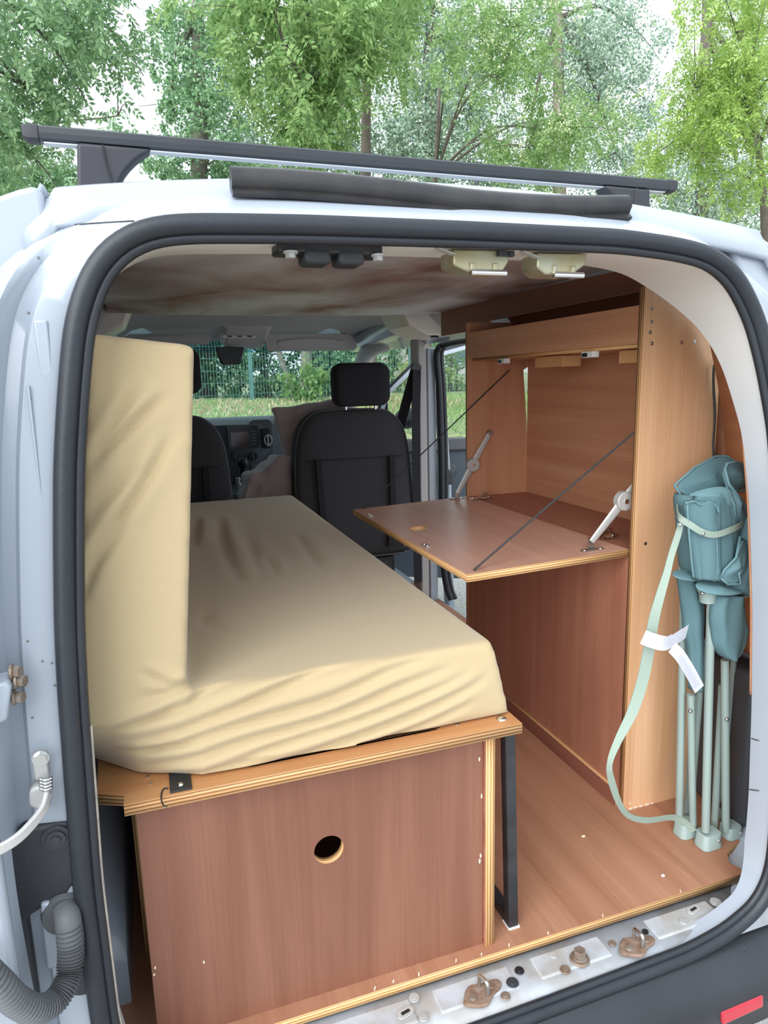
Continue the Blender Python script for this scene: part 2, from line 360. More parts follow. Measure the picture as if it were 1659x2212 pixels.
prof = {'side': [(-.010,.055),(-.013,.012),(-.012,.0),(.014,.0),(.020,-.004),(.056,-.002),(.062,.010),(.078,.012),(.088,-.012),(.094,-.022),(.102,-.016),(.135,.05),(.19,.30)],
        'top':  [(.004,.20),(-.010,.05),(-.012,.0),(.012,.0),(.020,.004),(.028,.012),(.036,.022),(.044,.034),(.052,.048),(.060,.065),(.068,.085),(.074,.12),(.078,.20)],
        'bot':  [(-.012,.03),(-.012,.01),(-.012,.0),(.014,.0),(.018,.0),(.02,.004),(.022,.01),(.024,.02),(.026,.03),(.028,.04),(.03,.05),(.032,.06),(.034,.07)]}
rings = []
for i in range(len(SP)):
    nz = NN[i][1]; wt = min(max((nz - .10)/.85, 0), 1); wt = wt*wt*(3-2*wt); wb = min(max((-nz - .2)/.6, 0), 1); ws = 1 - wt - wb
    rings.append([frame_pt(i, *(np.array(prof['side'][k])*ws + np.array(prof['top'][k])*wt + np.array(prof['bot'][k])*wb)) for k in range(13)])
fr = MB(); n = 13; R = len(rings)
fr.v = [tuple(p) for r_ in rings for p in r_]
for i in range(R):
    a = i*n; b_ = ((i+1) % R)*n
    for j in range(n-1):
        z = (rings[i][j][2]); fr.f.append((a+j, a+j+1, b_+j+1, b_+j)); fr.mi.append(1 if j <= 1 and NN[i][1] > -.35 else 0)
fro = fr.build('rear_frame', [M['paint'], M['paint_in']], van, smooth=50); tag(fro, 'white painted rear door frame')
# raised pressings on the left pillar
for (a, b_) in (((70, 690), (116, 815)), ((64, 832), (108, 1250))):
    p = at(*a, 1, .951); q = at(*b_, 1, .951); ym = ysl((p[2]+q[2])/2) - .004
    MB().box((p[0], ym-.0005, q[2]), (q[0], ym+.006, p[2])).build('pillar_pressing', M['paint'], van, smooth=30, bevel=.003, seg=3)
# roof skin
def roofz(x, y):
    s = (x - XC)/.62
    rise = np.interp(y, [1.03, 1.1, 1.2, 1.3, 1.5, 2.0, 2.8, 3.5, 3.9], [0, .02, .045, .065, .085, .10, .10, .06, -.02])
    s2 = min(abs(s), .943); return 1.30 + .045*(1 - s2*s2) + rise - np.interp(abs(s), [.943, .955, .975, 1.01], [0, .012, .02, .04]) - (.05 if y < 1.02 else 0)
g = MB(); ys = [1.0,1.03,1.06,1.09,1.12,1.2,1.28,1.36,1.5,1.75,2.0,2.4,2.8,3.2,3.5,3.75,3.9]; xs = np.r_[-.125, -.105, -.092, np.linspace(-.085, 1.085, 25), 1.092, 1.105, 1.125]
g.loft([[(x, y, roofz(x, y)) for x in xs] for y in ys], closed=False, cap=False)
rf = g.build('roof', M['paint'], van, smooth=60); sm = rf.modifiers.new('th', 'SOLIDIFY'); sm.thickness = .012; sm.offset = -1
# roof shoulders and body sides
def side(sgn, y0, y1, z_lo, name, hole=None):
    b = MB(); rr = []
    yy = np.linspace(y0, y1, 12)
    for y in yy:
        sec = [(.61, 1.305 + np.interp(y, [1.0, 1.3, 2, 3, 3.9], [0, .03, .05, .05, -.03])), (.64, 1.28 + np.interp(y, [1, 1.3, 2, 3, 3.9], [0, .015, .03, .03, -.04])), (.745, 1.22), (.81, 1.08), (.835, .85), (.845, .55), (.85, .25), (.85, -.05), (.83, -.22)]
        sec = [(a, z) for a, z in sec if z >= z_lo]
        rr.append([(XC + sgn*a, y, z) for a, z in sec])
    b.loft(rr, closed=False, cap=False)
    o = b.build(name, M['paint'], van, smooth=50); q = o.modifiers.new('th', 'SOLIDIFY'); q.thickness = .014; q.offset = 0
    return o
side(-1, 1.20, 3.9, -9, 'body_side')
side(1, 1.20, 2.02, -9, 'body_side'); side(1, 2.02, 3.9, 1.2, 'roof_rail')
MB().box((1.26, 1.9, -.22), (1.33, 4.2, -.02)).build('rocker_panel', M['paint'], van, smooth=30, bevel=.015)
for px_out in ([(-110, 470), (-70, 440), (0, 426), (40, 412), (70, 405), (84, 407), (95, 424), (102, 470), (90, 540), (66, 620), (30, 760), (0, 900), (-34, 1100), (-40, 1900), (-110, 1900)],
               [(1556, 494), (1575, 500), (1604, 504), (1636, 513), (1690, 545), (1725, 610), (1752, 720), (1775, 900), (1790, 1200), (1790, 1900), (1730, 1900), (1715, 1200), (1690, 900), (1655, 760), (1620, 640), (1580, 560)]):
    MB().loft([[at(px, py, 1, 1.03)*np.array((1, 0, 1)) + np.array((0, y, 0)) for px, py in px_out] for y in (1.02, 1.10)]).build('rear_corner', M['paint'], van, smooth=40, bevel=.012, seg=4)
# sill under the plywood floor
sill = MB(); sill.loft([[(-.14, y, z), (1.13, y, z)] for y, z in ((.905, -.046), (.918, -.033), (.93, -.028), (1.02, -.024))], closed=False, cap=False)
so_ = sill.build('rear_sill', M['paint_dirty'], van, smooth=60); q = so_.modifiers.new('th', 'SOLIDIFY'); q.thickness = .01; q.offset = -1
for (x0, x1) in ((-.05, .16), (.20, .36), (.40, .555), (.60, .755), (.86, 1.02)):
    MB().box((x0, .934, -.034), (x1, .985, -.0248)).build('sill_pressing', M['paint_dirty'], van, smooth=30, bevel=.006, seg=3)
# bumper
bp = MB(); rr = []
for x in np.linspace(-.35, 1.36, 36):
    e = max(0, abs(x - XC) - .55); yo = 1.1*e*e + .0*e
    rr.append([(x, .935 + yo*.4, -.056), (x, .905 + yo, -.056), (x, .885 + yo, -.064), (x, .868 + yo, -.082), (x, .852 + yo, -.105), (x, .845 + yo, -.13), (x, .848 + yo, -.155), (x, .858 + yo, -.185), (x, .862 + yo, -.215), (x, .90 + yo, -.235), (x, 1.0 + yo, -.24)])
bp.loft(rr, closed=False, cap=False); bo = bp.build('rear_bumper', M['bumper'], van, smooth=60); q = bo.modifiers.new('th', 'SOLIDIFY'); q.thickness = .008; q.offset = -1
tag(bo, 'black plastic rear bumper')
b = MB(); P0 = np.array((.985, .845+.0, -.148))
for k, (px0, px1) in enumerate(((1556, 1646),)):
    pts = []
    for (px, py) in ((1556, 2186), (1646, 2148), (1646, 2162+10), (1559, 2212)):
        pts.append(at(px, py, 1, .846))
    fr_ = [p + np.array((0, -.004, 0)) for p in pts]; bk = [p + np.array((0, .03, 0)) for p in pts]
    MB().loft([fr_, bk]).build('reflector', M['red'], bo, bevel=.003)
MB().cyl(at(1604, 2052, 2, -.066), at(1604, 2052, 2, -.066) + np.array((0, 0, .002)), .006).build('drain_hole', M['dash_dark'], bo)
# tail lamp sliver and black lamp housing on the left pillar
YP = .935
def px_prism(pts, y0, y1, name, m_, parent, bevel=.003, smooth=30):
    return MB().loft([[at(px, py, 1, YP)*np.array((1, 0, 1)) + np.array((0, y, 0)) for px, py in pts] for y in (y0, y1)]).build(name, m_, parent, smooth=smooth, bevel=bevel, seg=2)
hs = px_prism([(48, 1782), (150, 1766), (164, 1788), (172, 1890), (150, 1925), (105, 1945), (62, 1975), (88, 2150), (60, 2178), (40, 2120), (18, 1830)], .926, .95, 'lamp_housing', M['black_plastic'], van, .006)
tag(hs, 'black plastic housing beside the tail lamp')
c = at(122, 1808, 1, .926); MB().cyl(c, c + np.array((0, -.004, 0)), .018, 24).cyl(c + np.array((0, -.004, 0)), c + np.array((0, -.007, 0)), .012, 24).cyl(c + np.array((0, -.007, 0)), c + np.array((0, -.009, 0)), .006, 16).build('plug', M['black_plastic'], hs, smooth=30)
px_prism([(90, 1937), (122, 1932), (140, 1960), (152, 2060), (112, 2078), (102, 2078)], .920, .95, 'white_bracket', M['paint'], van, .004)
px_prism([(18, 1850), (26, 1870), (60, 2120), (52, 2150), (30, 2000)], .925, .95, 'tail_lamp_edge', M['dred'], van, .002)
c = at(180, 2105, 1, .926); MB().cyl(c, c + np.array((0, -.006, 0)), .027, 28).cyl(c + np.array((0, -.006, 0)), c + np.array((0, -.009, 0)), .017, 24).build('rubber_buffer', M['black_plastic'], van, smooth=30)
# corrugated wiring conduit
c0 = at(140, 1972, 1, .925); boot = MB().cyl(c0, c0 + np.array((0, -.008, 0)), .030, 28, .027)
boot.build('conduit_boot', M['conduit'], van, smooth=30)
pth = [at(142, 1962, 1, .918), at(147, 1990, 1, .90), at(153, 2045, 1, .895), at(150, 2095, 1, .885), at(138, 2135, 1, .87), at(112, 2168, 1, .855), at(75, 2180, 1, .84), at(35, 2162, 1, .825), at(0, 2128, 1, .81), at(-45, 2085, 1, .80)]
pp = spline(pth, 24); rad = []
for i in range(len(pp)): rad.append((.0165 if i < 30 else .0150 + .0022*math.cos(i*math.pi/2.0)))
cdt = MB().tube(pp, rad, 16).build('wiring_conduit', M['conduit'], van, smooth=60); tag(cdt, 'grey corrugated rubber wiring conduit')
# door check strap and its bracket
px_prism([(73, 1622), (88, 1616), (104, 1622), (110, 1668), (100, 1675), (78, 1672)], .918, .945, 'check_bracket', M['stay'], van, .003)
b = at(88, 1637, 1, .917); MB().cyl(b, b + np.array((0, -.008, 0)), .0085, 6).cyl(b + np.array((0, -.002, 0)), b + np.array((0, -.001, 0)), .0105, 16).build('bracket_bolt', M['steel'], van)
px_prism([(68, 1690), (84, 1678), (112, 1682), (112, 1730), (90, 1732), (68, 1722)], .912, .935, 'check_pivot', M['stay'], van, .004)
for k in range(4):
    a = at(86 + k*.5, 1682 + k*7, 1, .908); e = at(112, 1680 + k*7, 1, .908); MB().tube(spline([a, (np.array(a)+e)/2 + np.array((0, -.005, 0)), e], 5), .0024, 6).build('spring_coil', M['steel'], van, smooth=180)
pp = spline([at(104, 1712, 1, .905), at(92, 1750, 1, .89), at(60, 1790, 1, .872), at(28, 1818, 1, .86), at(-20, 1845, 1, .85)], 8)
MB().ribbon(pp, .014, (0, 0, 1), .006).build('check_strap', M['stay'], van, smooth=30, bevel=.002)
# open left rear door with hinge
dl = MB().obox((-.205 - .96*.36, .875 - .28*.36, .6), (-.96, -.28, 0), (.28, -.96, 0), (0, 0, 1), .355, .022, .62).build('rear_door', M['paint'], van, smooth=30, bevel=.012, seg=3); tag(dl, 'edge of the left rear door folded open')
hg = px_prism([(-20, 1450), (30, 1440), (38, 1452), (30, 1520), (-20, 1545)], .885, .925, 'door_hinge', M['paint'], van, .004)
for (px, py) in ((32, 1450), (42, 1470), (38, 1505)):
    b = at(px, py, 1, .905); MB().cyl(b + np.array((-.004, 0, 0)), b + np.array((.007, -.004, 0)), .0075, 6).cyl(b + np.array((-.005, 0, 0)), b + np.array((-.002, 0, 0)), .010, 16).build('hinge_bolt', M['rustbolt'], hg)
# sill hardware: strikers, bolt, plugs
def striker(px, py, rot):
    c = at(px, py, 2, -.0245); R_ = Matrix.Rotation(rot, 3, 'Z')
    def T(x, y, z): v = R_ @ Vector((x, y, z)); return np.array((c[0]+v.x, c[1]+v.y, c[2]+v.z))
    o = MB().loft([[T(x*s_, y*s_, z) for x, y in [(.036*math.cos(a)*(1+.18*math.cos(2*a)), .021*math.sin(a)*(1 + .25*math.cos(3*a))) for a in [2*math.pi*k/28 for k in range(28)]]] for s_, z in ((1, 0), (1, .003), (.9, .005))]).build('door_striker', M['rust'], van, smooth=30)
    MB().tube(spline([T(.002, -.011, .003), T(.002, -.011, .018), T(.002, -.011, .026), T(.002, -.007, .030), T(.002, .007, .030), T(.002, .011, .026), T(.002, .011, .018), T(.002, .011, .003)], 4), .0035, 10).build('striker_loop', M['steel'], o, smooth=180)
    for sx in (-.021, .022):
        MB().cyl(T(sx, 0, .003), T(sx, 0, .0075), .0075, 14, .006).build('striker_rivet', M['rustbolt'], o, smooth=40)
    return o
s1 = striker(1042, 2147, .25); tag(s1, 'rusty striker plate at the left of the sill')
s2 = striker(1376, 2044, .1); tag(s2, 'rusty striker plate at the right of the sill')
c = at(1252, 2072, 2, -.0245); sb = MB().cyl(c, c + np.array((0, 0, .004)), .019, 28, .017).build('sill_bolt', M['rustbolt'], van, smooth=40)
MB().cyl(c + np.array((0, 0, .004)), c + np.array((0, 0, .02)), .0115, 6).cyl(c + np.array((0, 0, .004)), c + np.array((0, 0, .008)), .0145, 20).build('bolt_head', M['rustbolt'], sb, bevel=.001)
for k, (px, py, r, m_) in enumerate(((1107, 2123, .0115, 'black_plastic'), (1122, 2097, .009, 'dash_dark'), (1092, 2152, .009, 'rustbolt'), (1196, 2064, .0075, 'paint_dirty'), (1221, 2095, .010, 'rustbolt'), (895, 2156, .010, 'paint_dirty'), (915, 2198, .009, 'paint_dirty'), (1546, 1949, .012, 'paint_dirty'), (1476, 1991, .008, 'paint_dirty'), (1394, 2013, .0065, 'dash_dark'), (1323, 2038, .0075, 'rustbolt'))):
    c = at(px, py, 2, -.0245); o = MB().cyl(c, c + np.array((0, 0, .0022)), r, 24, r*.9).build('sill_plug', M[m_], van, smooth=40)
    if r > .0085: MB().cyl(c + np.array((0, 0, .0022)), c + np.array((0, 0, .0030)), r*.55, 18, r*.5).build('plug_centre', M[m_], o, smooth=40)
for (px, py) in ((876, 2190), (1498, 1967)):
    c = at(px, py, 2, -.0245); o = plate('slotted_plug', rrect(-.016, -.008, .016, .008, .008), [], .003, c, (.97, .2, 0), (-.2, .97, 0), M['stay'], van)
    MB().obox(c + np.array((0, 0, .0035)), (.97, .2, 0), (-.2, .97, 0), (0, 0, 1), .008, .0025, .001).build('plug_slot', M['dash_dark'], o)

# loose weatherstrip above the opening
wp = spline([at(px, py, 1, 1.012) for px, py in ((498, 403), (640, 409), (780, 421), (900, 434), (1020, 448), (1150, 457), (1250, 459), (1350, 457))], 8)
ws_ = MB(); rr = []
for p in wp:
    sec = []
    for a in [math.pi*2*k/14 for k in range(14)]:
        yy, zz = math.cos(a)*.014, math.sin(a)*.021 + .004
        if math.sin(a) < -.3: yy *= .6
        if -1 < math.sin(a) < -.75: yy -= .010
        sec.append((p[0], p[1] - .004 + yy, p[2] + zz))
    rr.append(sec)
ws_.loft(rr); tag(ws_.build('weatherstrip', M['rubber_worn'], van, smooth=60), 'loose black rubber weatherstrip lying above the door opening')
# header hardware: black bracket, two zinc latches
hb = MB()
hb.loft([[(x, 1.00, 1.232), (x, 1.00, 1.247), (x, 1.05, 1.247), (x, 1.05, 1.232)] for x in (.195, .35)])
hbo = hb.build('latch_bracket', M['black_metal'], van, bevel=.004)
for x0 in (.252, .302):
    MB().box((x0-.020, .998, 1.218), (x0+.020, 1.045, 1.238)).build('bracket_block', M['black_plastic'], hbo, smooth=30, bevel=.006)
for x0 in (.213, .342):
    MB().cyl((x0, 1.0, 1.232), (x0, 1.0, 1.224), .0075, 6).cyl((x0, 1.0, 1.233), (x0, 1.0, 1.230), .0105, 18).build('bracket_bolt', M['stay'], hbo)
def latch(x0, x1, fl):
    o = MB().loft([[(x0 + .004, y, 1.244), (x0 + .004, y, 1.222), (x0 + (x1-x0)*(.2 if fl else .3), y, 1.212), (x1 - (x1-x0)*(.3 if fl else .15), y, 1.212), (x1 - .004, y, 1.228), (x1, y, 1.246)] for y in (1.0, 1.05)]).build('door_latch', M['zinc'], van, smooth=30, bevel=.003)
    for xx in (x0 + .035, x1 - .028):
        MB().box((xx-.004, .996, 1.206), (xx+.004, 1.004, 1.226)).build('latch_tab', M['zinc'], o, bevel=.0015)
    MB().cyl((x0 + .03, .994, 1.211), (x1 - .012, .994, 1.211), .005, 12).build('latch_pin', M['chrome'], o, smooth=40)
    MB().obox(((x0 - .010), 1.0, 1.241), (1, 0, -.3), (0, 1, 0), (.3, 0, 1), .014, .006, .001).build('latch_spring', M['stay'], o)
    return o
tag(latch(.458, .560, 0), 'zinc door latch near the middle of the header'); tag(latch(.603, .700, 1), 'zinc door latch at the right of the header')
MB().box((.535, .992, 1.236), (.562, 1.0, 1.244)).cyl((.556, .992, 1.24), (.556, .988, 1.24), .004, 12).build('header_clip', M['black_plastic'], van)

bpy.context.view_layer.update()
def on(px, py, ob, lift=.0006):
    B = np.array(base_of(ob)); d = ray(px, py); ok, loc_, nr, _ = ob.ray_cast(Vector(CAM - B), Vector(d/np.linalg.norm(d)))
    return (np.array(loc_) + B + np.array(nr)*lift*(1 if np.dot(np.array(nr), d) < 0 else -1)) if ok else None
M['seam'] = mat('dark_seam', (.06, .06, .065), .8); M['grime'] = mat('grime', (.20, .19, .17), .9)
def seam(pts, r_=.0009, m_='seam', name='panel_seam', ob=fro):
    P = [on(p[0], p[1], ob) for p in spline([np.array(q, float) for q in pts], 5)]; P = [p for p in P if p is not None]
    if len(P) > 2: MB().tube(P, r_, 6).build(name, M[m_], van, smooth=180)
for L in ([(101, 438), (102, 465), (104, 490)], [(104, 490), (150, 487), (220, 482), (289, 478)], [(289, 478), (292, 490), (291, 503)], [(1592, 548), (1588, 530), (1592, 510)], [(1600, 556), (1615, 560), (1630, 562)]): seam(L)
for L in ([(1597, 1588), (1620, 1594), (1640, 1600)], [(1592, 1694), (1615, 1704), (1640, 1708)]): seam(L, .0012)
for (px, py) in ((82, 556), (66, 860), (112, 1432), (118, 1480), (60, 1385), (92, 1428), (70, 1550), (62, 676)):
    p = on(px, py, fro)
    if p is not None: MB().sphere(p, .0016, 8, 5, (1, .4, 1)).build('paint_chip', M['grime'], van, smooth=180)

# ---------------------------------------------------------------- room inside the van
def flip(o): return [(y, -x) for x, y in o]
floor = plate('floor', flip([(-.15, .992), (1.138, .992), (1.128, 1.03), (1.15, 1.06), (1.29, 1.10), (1.29, 3.3), (-.28, 3.3), (-.28, 1.3), (-.13, 1.05)]), [], .018, (0, 0, -.018), (0, 1, 0), (-1, 0, 0), (M['ply_floor'], M['edge']))
tag(floor, 'brown plywood load floor with a pale layered rear edge', 'floor', kind='structure')
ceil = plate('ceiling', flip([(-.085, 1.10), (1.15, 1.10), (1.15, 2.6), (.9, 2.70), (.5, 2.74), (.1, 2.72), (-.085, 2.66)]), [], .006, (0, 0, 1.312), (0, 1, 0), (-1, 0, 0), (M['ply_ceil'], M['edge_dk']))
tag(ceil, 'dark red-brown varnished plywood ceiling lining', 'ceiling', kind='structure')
wr = plate('wall_right', [(1.26, .10), (2.10, .10), (2.10, 1.0), (1.26, 1.0)], [], .006, (1.288, 0, 0), (0, 1, 0), (0, 0, 1), (M['ply'], M['edge']))
tag(wr, 'brown plywood lining on the right side wall behind the cabinet', 'wall', kind='structure')
for (xa, za, xb, zb_) in ((1.287, 1.0, 1.257, 1.138), (1.255, 1.14, 1.132, 1.290)):
    d_ = np.array((xb-xa, 0, zb_-za)); L_ = np.linalg.norm(d_)
    plate('lining_board', [(1.26, 0), (2.10, 0), (2.10, L_), (1.26, L_)], [], .005, (xa, 0, za), (0, 1, 0), tuple(d_/L_), (M['ply_trim'] if za > 1.1 else M['ply'], M['edge_dk']), wr)
ii = [i for i in range(len(SP)) if SP[i][0] > .9 and .40 < SP[i][1] < 1.10]
lb = MB().loft([[frame_pt(i, -.006, .060), frame_pt(i, .095, .085), frame_pt(i, .14, .16), frame_pt(i, .165, .28)] for i in ii], closed=False, cap=False).build('corner_lining', M['ply'], wr, smooth=60)
ul_ = lb.data.uv_layers.new(name='uv')
for lp in lb.data.loops: c_ = lb.data.vertices[lp.vertex_index].co; ul_.data[lp.index].uv = (c_.y, c_.z)
q = lb.modifiers.new('th', 'SOLIDIFY'); q.thickness = .004
wl = MB().loft([[(-.265, y, -.02), (-.275, y, .3), (-.27, y, .6), (-.235, y, .9), (-.19, y, 1.15), (-.10, y, 1.31)] for y in (1.03, 1.4, 2.0, 2.6, 3.9)], closed=False, cap=False).build('wall_left', M['paint'], smooth=60)
q = wl.modifiers.new('th', 'SOLIDIFY'); q.thickness = .006; tag(wl, 'white painted inner side wall behind the upright mattress', 'wall', kind='structure')
# roof-side boards above the cabinet
tr = plate('trim_1', [(1.27, 1.245), (2.16, 1.245), (2.16, 1.222), (2.56, 1.222), (2.56, 1.3115), (1.27, 1.3115)], [], .008, (1.128, 0, 0), (0, 1, 0), (0, 0, 1), (M['ply_trim'], M['edge_dk']))
tag(tr, 'dark plywood strip closing the gap between ceiling and cabinet', 'trim', kind='structure')
# roof rail ends, headliner, pillars
for sg, nm in ((1, 'r'), (-1, 'l')):
    xo = lambda a: XC + sg*a
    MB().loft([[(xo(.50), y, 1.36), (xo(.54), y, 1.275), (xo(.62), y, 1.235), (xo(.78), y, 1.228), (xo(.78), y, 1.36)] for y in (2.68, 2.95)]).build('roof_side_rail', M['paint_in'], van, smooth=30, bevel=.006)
    c = (xo(.68), 2.679, 1.2335); MB().cyl((xo(.66), 2.70, 1.231), (xo(.66), 2.70, 1.226), .018, 20).build('rail_hole', M['dash_dark'], van)
hl = MB(); rr = []
for k, y in enumerate((2.98, 3.0, 3.15, 3.4, 3.6, 3.75, 3.80, 3.82)):
    t = k/7; sec = []
    for a in np.linspace(-1, 1, 33):
        x = XC + a*(.74 + .02*t)
        zt = np.interp(y, [2.98, 3.0, 3.4, 3.6, 3.75, 3.82], [1.372, 1.365, 1.358, 1.345, 1.322, 1.285])
        z = zt - max(0, abs(a) - .62)**1.6 * (.62 - .25*t)
        sec.append((x, y, z))
    rr.append(sec)
hl.loft(rr, closed=False, cap=False); hlo = hl.build('headliner', M['headliner'], van, smooth=180); q = hlo.modifiers.new('th', 'SOLIDIFY'); q.thickness = .012; q.offset = 1
tag(hlo, 'grey-beige fabric headliner above the cab')
def visor(p0, p1, name):
    a = at(*p0, 1, 3.70); b = at(*p1, 1, 3.70)
    o = plate('sun_visor', rrect(0, 0, b[0]-a[0], a[2]-b[2], .025), [], .02, (a[0], 3.70, b[2]), (1, 0, 0), (0, 0, 1), M['visor'], hlo, bevel=.007)
    cx, cz = (b[0]-a[0])*.5, (a[2]-b[2])*.42
    plate('visor_mirror_cover', circ(cx, cz, (b[0]-a[0])*.38, 36, .14), [], .004, (a[0], 3.676, b[2]), (1, 0, 0), (0, 0, 1), M['headliner'], hlo)
visor((572, 722), (769, 757), 'r'); visor((270, 722), (455, 745), 'l')
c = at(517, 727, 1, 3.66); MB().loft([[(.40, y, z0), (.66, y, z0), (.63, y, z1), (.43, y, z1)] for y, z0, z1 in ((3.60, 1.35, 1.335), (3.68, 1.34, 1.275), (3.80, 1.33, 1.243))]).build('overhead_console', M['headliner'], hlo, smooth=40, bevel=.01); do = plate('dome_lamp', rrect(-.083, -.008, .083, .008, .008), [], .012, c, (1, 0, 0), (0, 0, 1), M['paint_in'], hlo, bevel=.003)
for k in (-.05, 0, .05): MB().box((c[0]+k-.012, c[1]-.016, c[2]-.004), (c[0]+k+.012, c[1]-.010, c[2]+.004)).build('lamp_switch', M['grey_plastic'], do, bevel=.001)
mm = at(496, 765, 1, 3.74)
mr = plate('rear_view_mirror', [(-.075, .035), (.075, .035), (.066, .0), (.052, -.045), (.04, -.055), (-.04, -.055), (-.052, -.045), (-.066, 0)], [], .03, mm, (1, 0, 0), (0, 0, 1), M['dash_dark'], van, bevel=.008)
MB().cyl(mm + np.array((0, 0, .03)), mm + np.array((0, .03, .075)), .028, 18, .02).build('mirror_stalk', M['headliner'], mr, smooth=60)
# windscreen
wsx = MB().loft([[(XC + a*hw, y - .10*a*a, z) for a in np.linspace(-1, 1, 15)] for y, z, hw in ((3.84, 1.30, .64), (4.20, 1.08, .70), (4.58, .83, .76))], closed=False, cap=False).build('windscreen', M['glass'], van, smooth=180)
tag(wsx, 'tinted windscreen glass')
M['shade'] = glassmat('shade_band_glass', (.42, .58, .68))
sbn = MB().loft([[(XC + a*hw, y - .10*a*a - .006, z) for a in np.linspace(-1, 1, 15)] for y, z, hw in ((3.85, 1.294, .64), (3.95, 1.232, .66))], closed=False, cap=False).build('shade_band', M['shade'], wsx, smooth=180)
# A pillars, cab sides
for sg in (-1, 1):
    MB().tube(spline([(XC + sg*.745, 3.45, 1.27), (XC + sg*.70, 3.72, 1.22), (XC + sg*.715, 4.0, 1.06), (XC + sg*.75, 4.35, .86)], 6), [.05, .05, .05, .05, .05, .05] + [.045]*13, 12).build('front_pillar', M['headliner'], van, smooth=180)
MB().box((-.30, 3.0, -.2), (-.262, 4.4, .78)).build('driver_door', M['grey_plastic'], van, bevel=.02)
MB().box((-.30, 2.95, -.02), (-.22, 3.1, 1.25)).build('centre_pillar', M['headliner'], van, smooth=30, bevel=.015)
# right B pillar: inner trim, painted post, sliding-door seal, outer flange
bpil = MB().loft([[(1.205, 3.00, z), (1.245, 2.99, z), (1.25, 3.10, z), (1.205, 3.10, z)] for z in (-.02, .55, 1.12, 1.24)]).build('centre_pillar', M['headliner'], van, smooth=30, bevel=.008)
MB().loft([[(1.245, 2.985, z), (1.288, 2.985, z), (1.288, 3.09, z), (1.246, 3.09, z)] for z in (-.02, .3, .6, .95, 1.20)]).build('pillar_post', M['paint'], van, smooth=30, bevel=.006)
sp_ = [(1.345, 2.96, 0.0), (1.325, 2.965, .06), (1.308, 2.965, .18), (1.303, 2.965, .4), (1.303, 2.965, .7), (1.296, 2.965, 1.0), (1.285, 2.965, 1.15), (1.288, 2.95, 1.195), (1.305, 2.90, 1.213), (1.31, 2.6, 1.218)]
MB().tube(spline(sp_, 6), .016, 10).tube([np.array(p)+np.array((.022, .0, 0)) for p in spline(sp_, 6)], .011, 8).build('sliding_door_seal', M['rubber'], van, smooth=180)
MB().loft([[(1.32 + dx, 3.0, z), (1.36 + dx, 3.0, z), (1.36 + dx, 3.06, z), (1.32 + dx, 3.06, z)] for z, dx in ((-.1, .03), (.2, .015), (.55, .012), (.9, -.01), (1.2, -.055))]).build('outer_flange', M['paint'], van, smooth=30, bevel=.01)
for z in (.60, .20): MB().box((1.315, 2.955, z-.035), (1.362, 3.0, z+.035)).build('door_striker', M['black_plastic'], van, bevel=.01)
c = (1.205, 2.98, 1.10); blt = MB().cyl((1.19, 2.975, 1.11), (1.19, 3.0, 1.11), .022, 18).build('belt_guide', M['black_plastic'], van, smooth=40)
MB().ribbon([(1.185, 2.965, 1.10), (1.180, 2.97, .9), (1.178, 2.975, .6), (1.18, 2.98, .1)], .045, (1, .25, 0), .003).build('seat_belt', M['seat_dark'], van)
MB().ribbon([(1.178, 2.967, 1.10), (1.15, 3.02, .95), (1.12, 3.1, .75)], .045, (1, -.3, 0), .003).build('seat_belt', M['seat_dark'], van)
# cab front bulkhead / fenders so the cab is closed below the glass
MB().box((-.26, 4.25, -.3), (1.26, 4.9, .80)).build('cab_front', M['paint'], van, bevel=.05, seg=3)
MB().box((-.25, 3.31, -.10), (1.25, 4.3, -.03)).build('cab_floor', M['seat_dark'], van)
# open passenger door, hinged at the front
TH = math.radians(60); HP = np.array((1.30, 4.05)); DU = np.array((math.sin(TH), -math.cos(TH), 0.0)); DO = np.array((HP[0], HP[1], 0.0))
fd = plate('front_door', [(.0, -.15), (1.0, -.15), (1.04, .3), (1.02, .73), (0.0, .70)], [], .05, DO, DU, (0, 0, 1), M['dash'], van, bevel=.01); tag(fd, 'open passenger door with dark trim seen through the side doorway')
frm = [(.0, .74), (.10, 1.0), (.29, 1.175), (.44, 1.235), (.60, 1.272), (.80, 1.285), (.97, 1.27), (1.02, .73)]
frm_i = [(.05, .74), (.135, .98), (.31, 1.135), (.45, 1.192), (.60, 1.228), (.80, 1.24), (.93, 1.228), (.98, .73)]
frm_m = [(.02, .74), (.115, .99), (.298, 1.155), (.445, 1.214), (.60, 1.25), (.80, 1.262), (.95, 1.25), (1.0, .73)]
plate('window_frame', frm + frm_m[::-1], [], .03, DO + np.array((0, 0, 0)), DU, (0, 0, 1), M['rubber'], fd)
plate('window_frame', frm_m + frm_i[::-1], [], .034, DO + np.array((0, 0, 0)), DU, (0, 0, 1), M['paint'], fd)
plate('window_glass', frm_i, [], .004, DO + np.array((0.01, 0.01, 0)), DU, (0, 0, 1), M['glass2'], fd)
plate('door_top_trim', [(0.02, .62), (1.0, .66), (1.0, .735), (0.02, .705)], [], .03, DO + np.array((-.02, -.035, 0)), DU, (0, 0, 1), M['grey_plastic'], fd, bevel=.01)
cc = DO + DU*.505 + np.array((-.02, -.035, .53)); MB().cyl(cc, cc + np.array((-.012, -.02, 0)), .035, 24, .028).build('door_handle', M['grey_plastic'], fd, smooth=40)
plate('mirror_base', [(.03, .72), (.12, .72), (.12, .93)], [], .03, DO, DU, (0, 0, 1), M['dash_dark'], fd)
cm = at(868, 893, 1, 4.1); MB().sphere(cm + np.array((.05, .05, -.035)), .09, 18, 10, (.9, .6, .75)).build('wing_mirror', M['dash_dark'], fd, smooth=180)
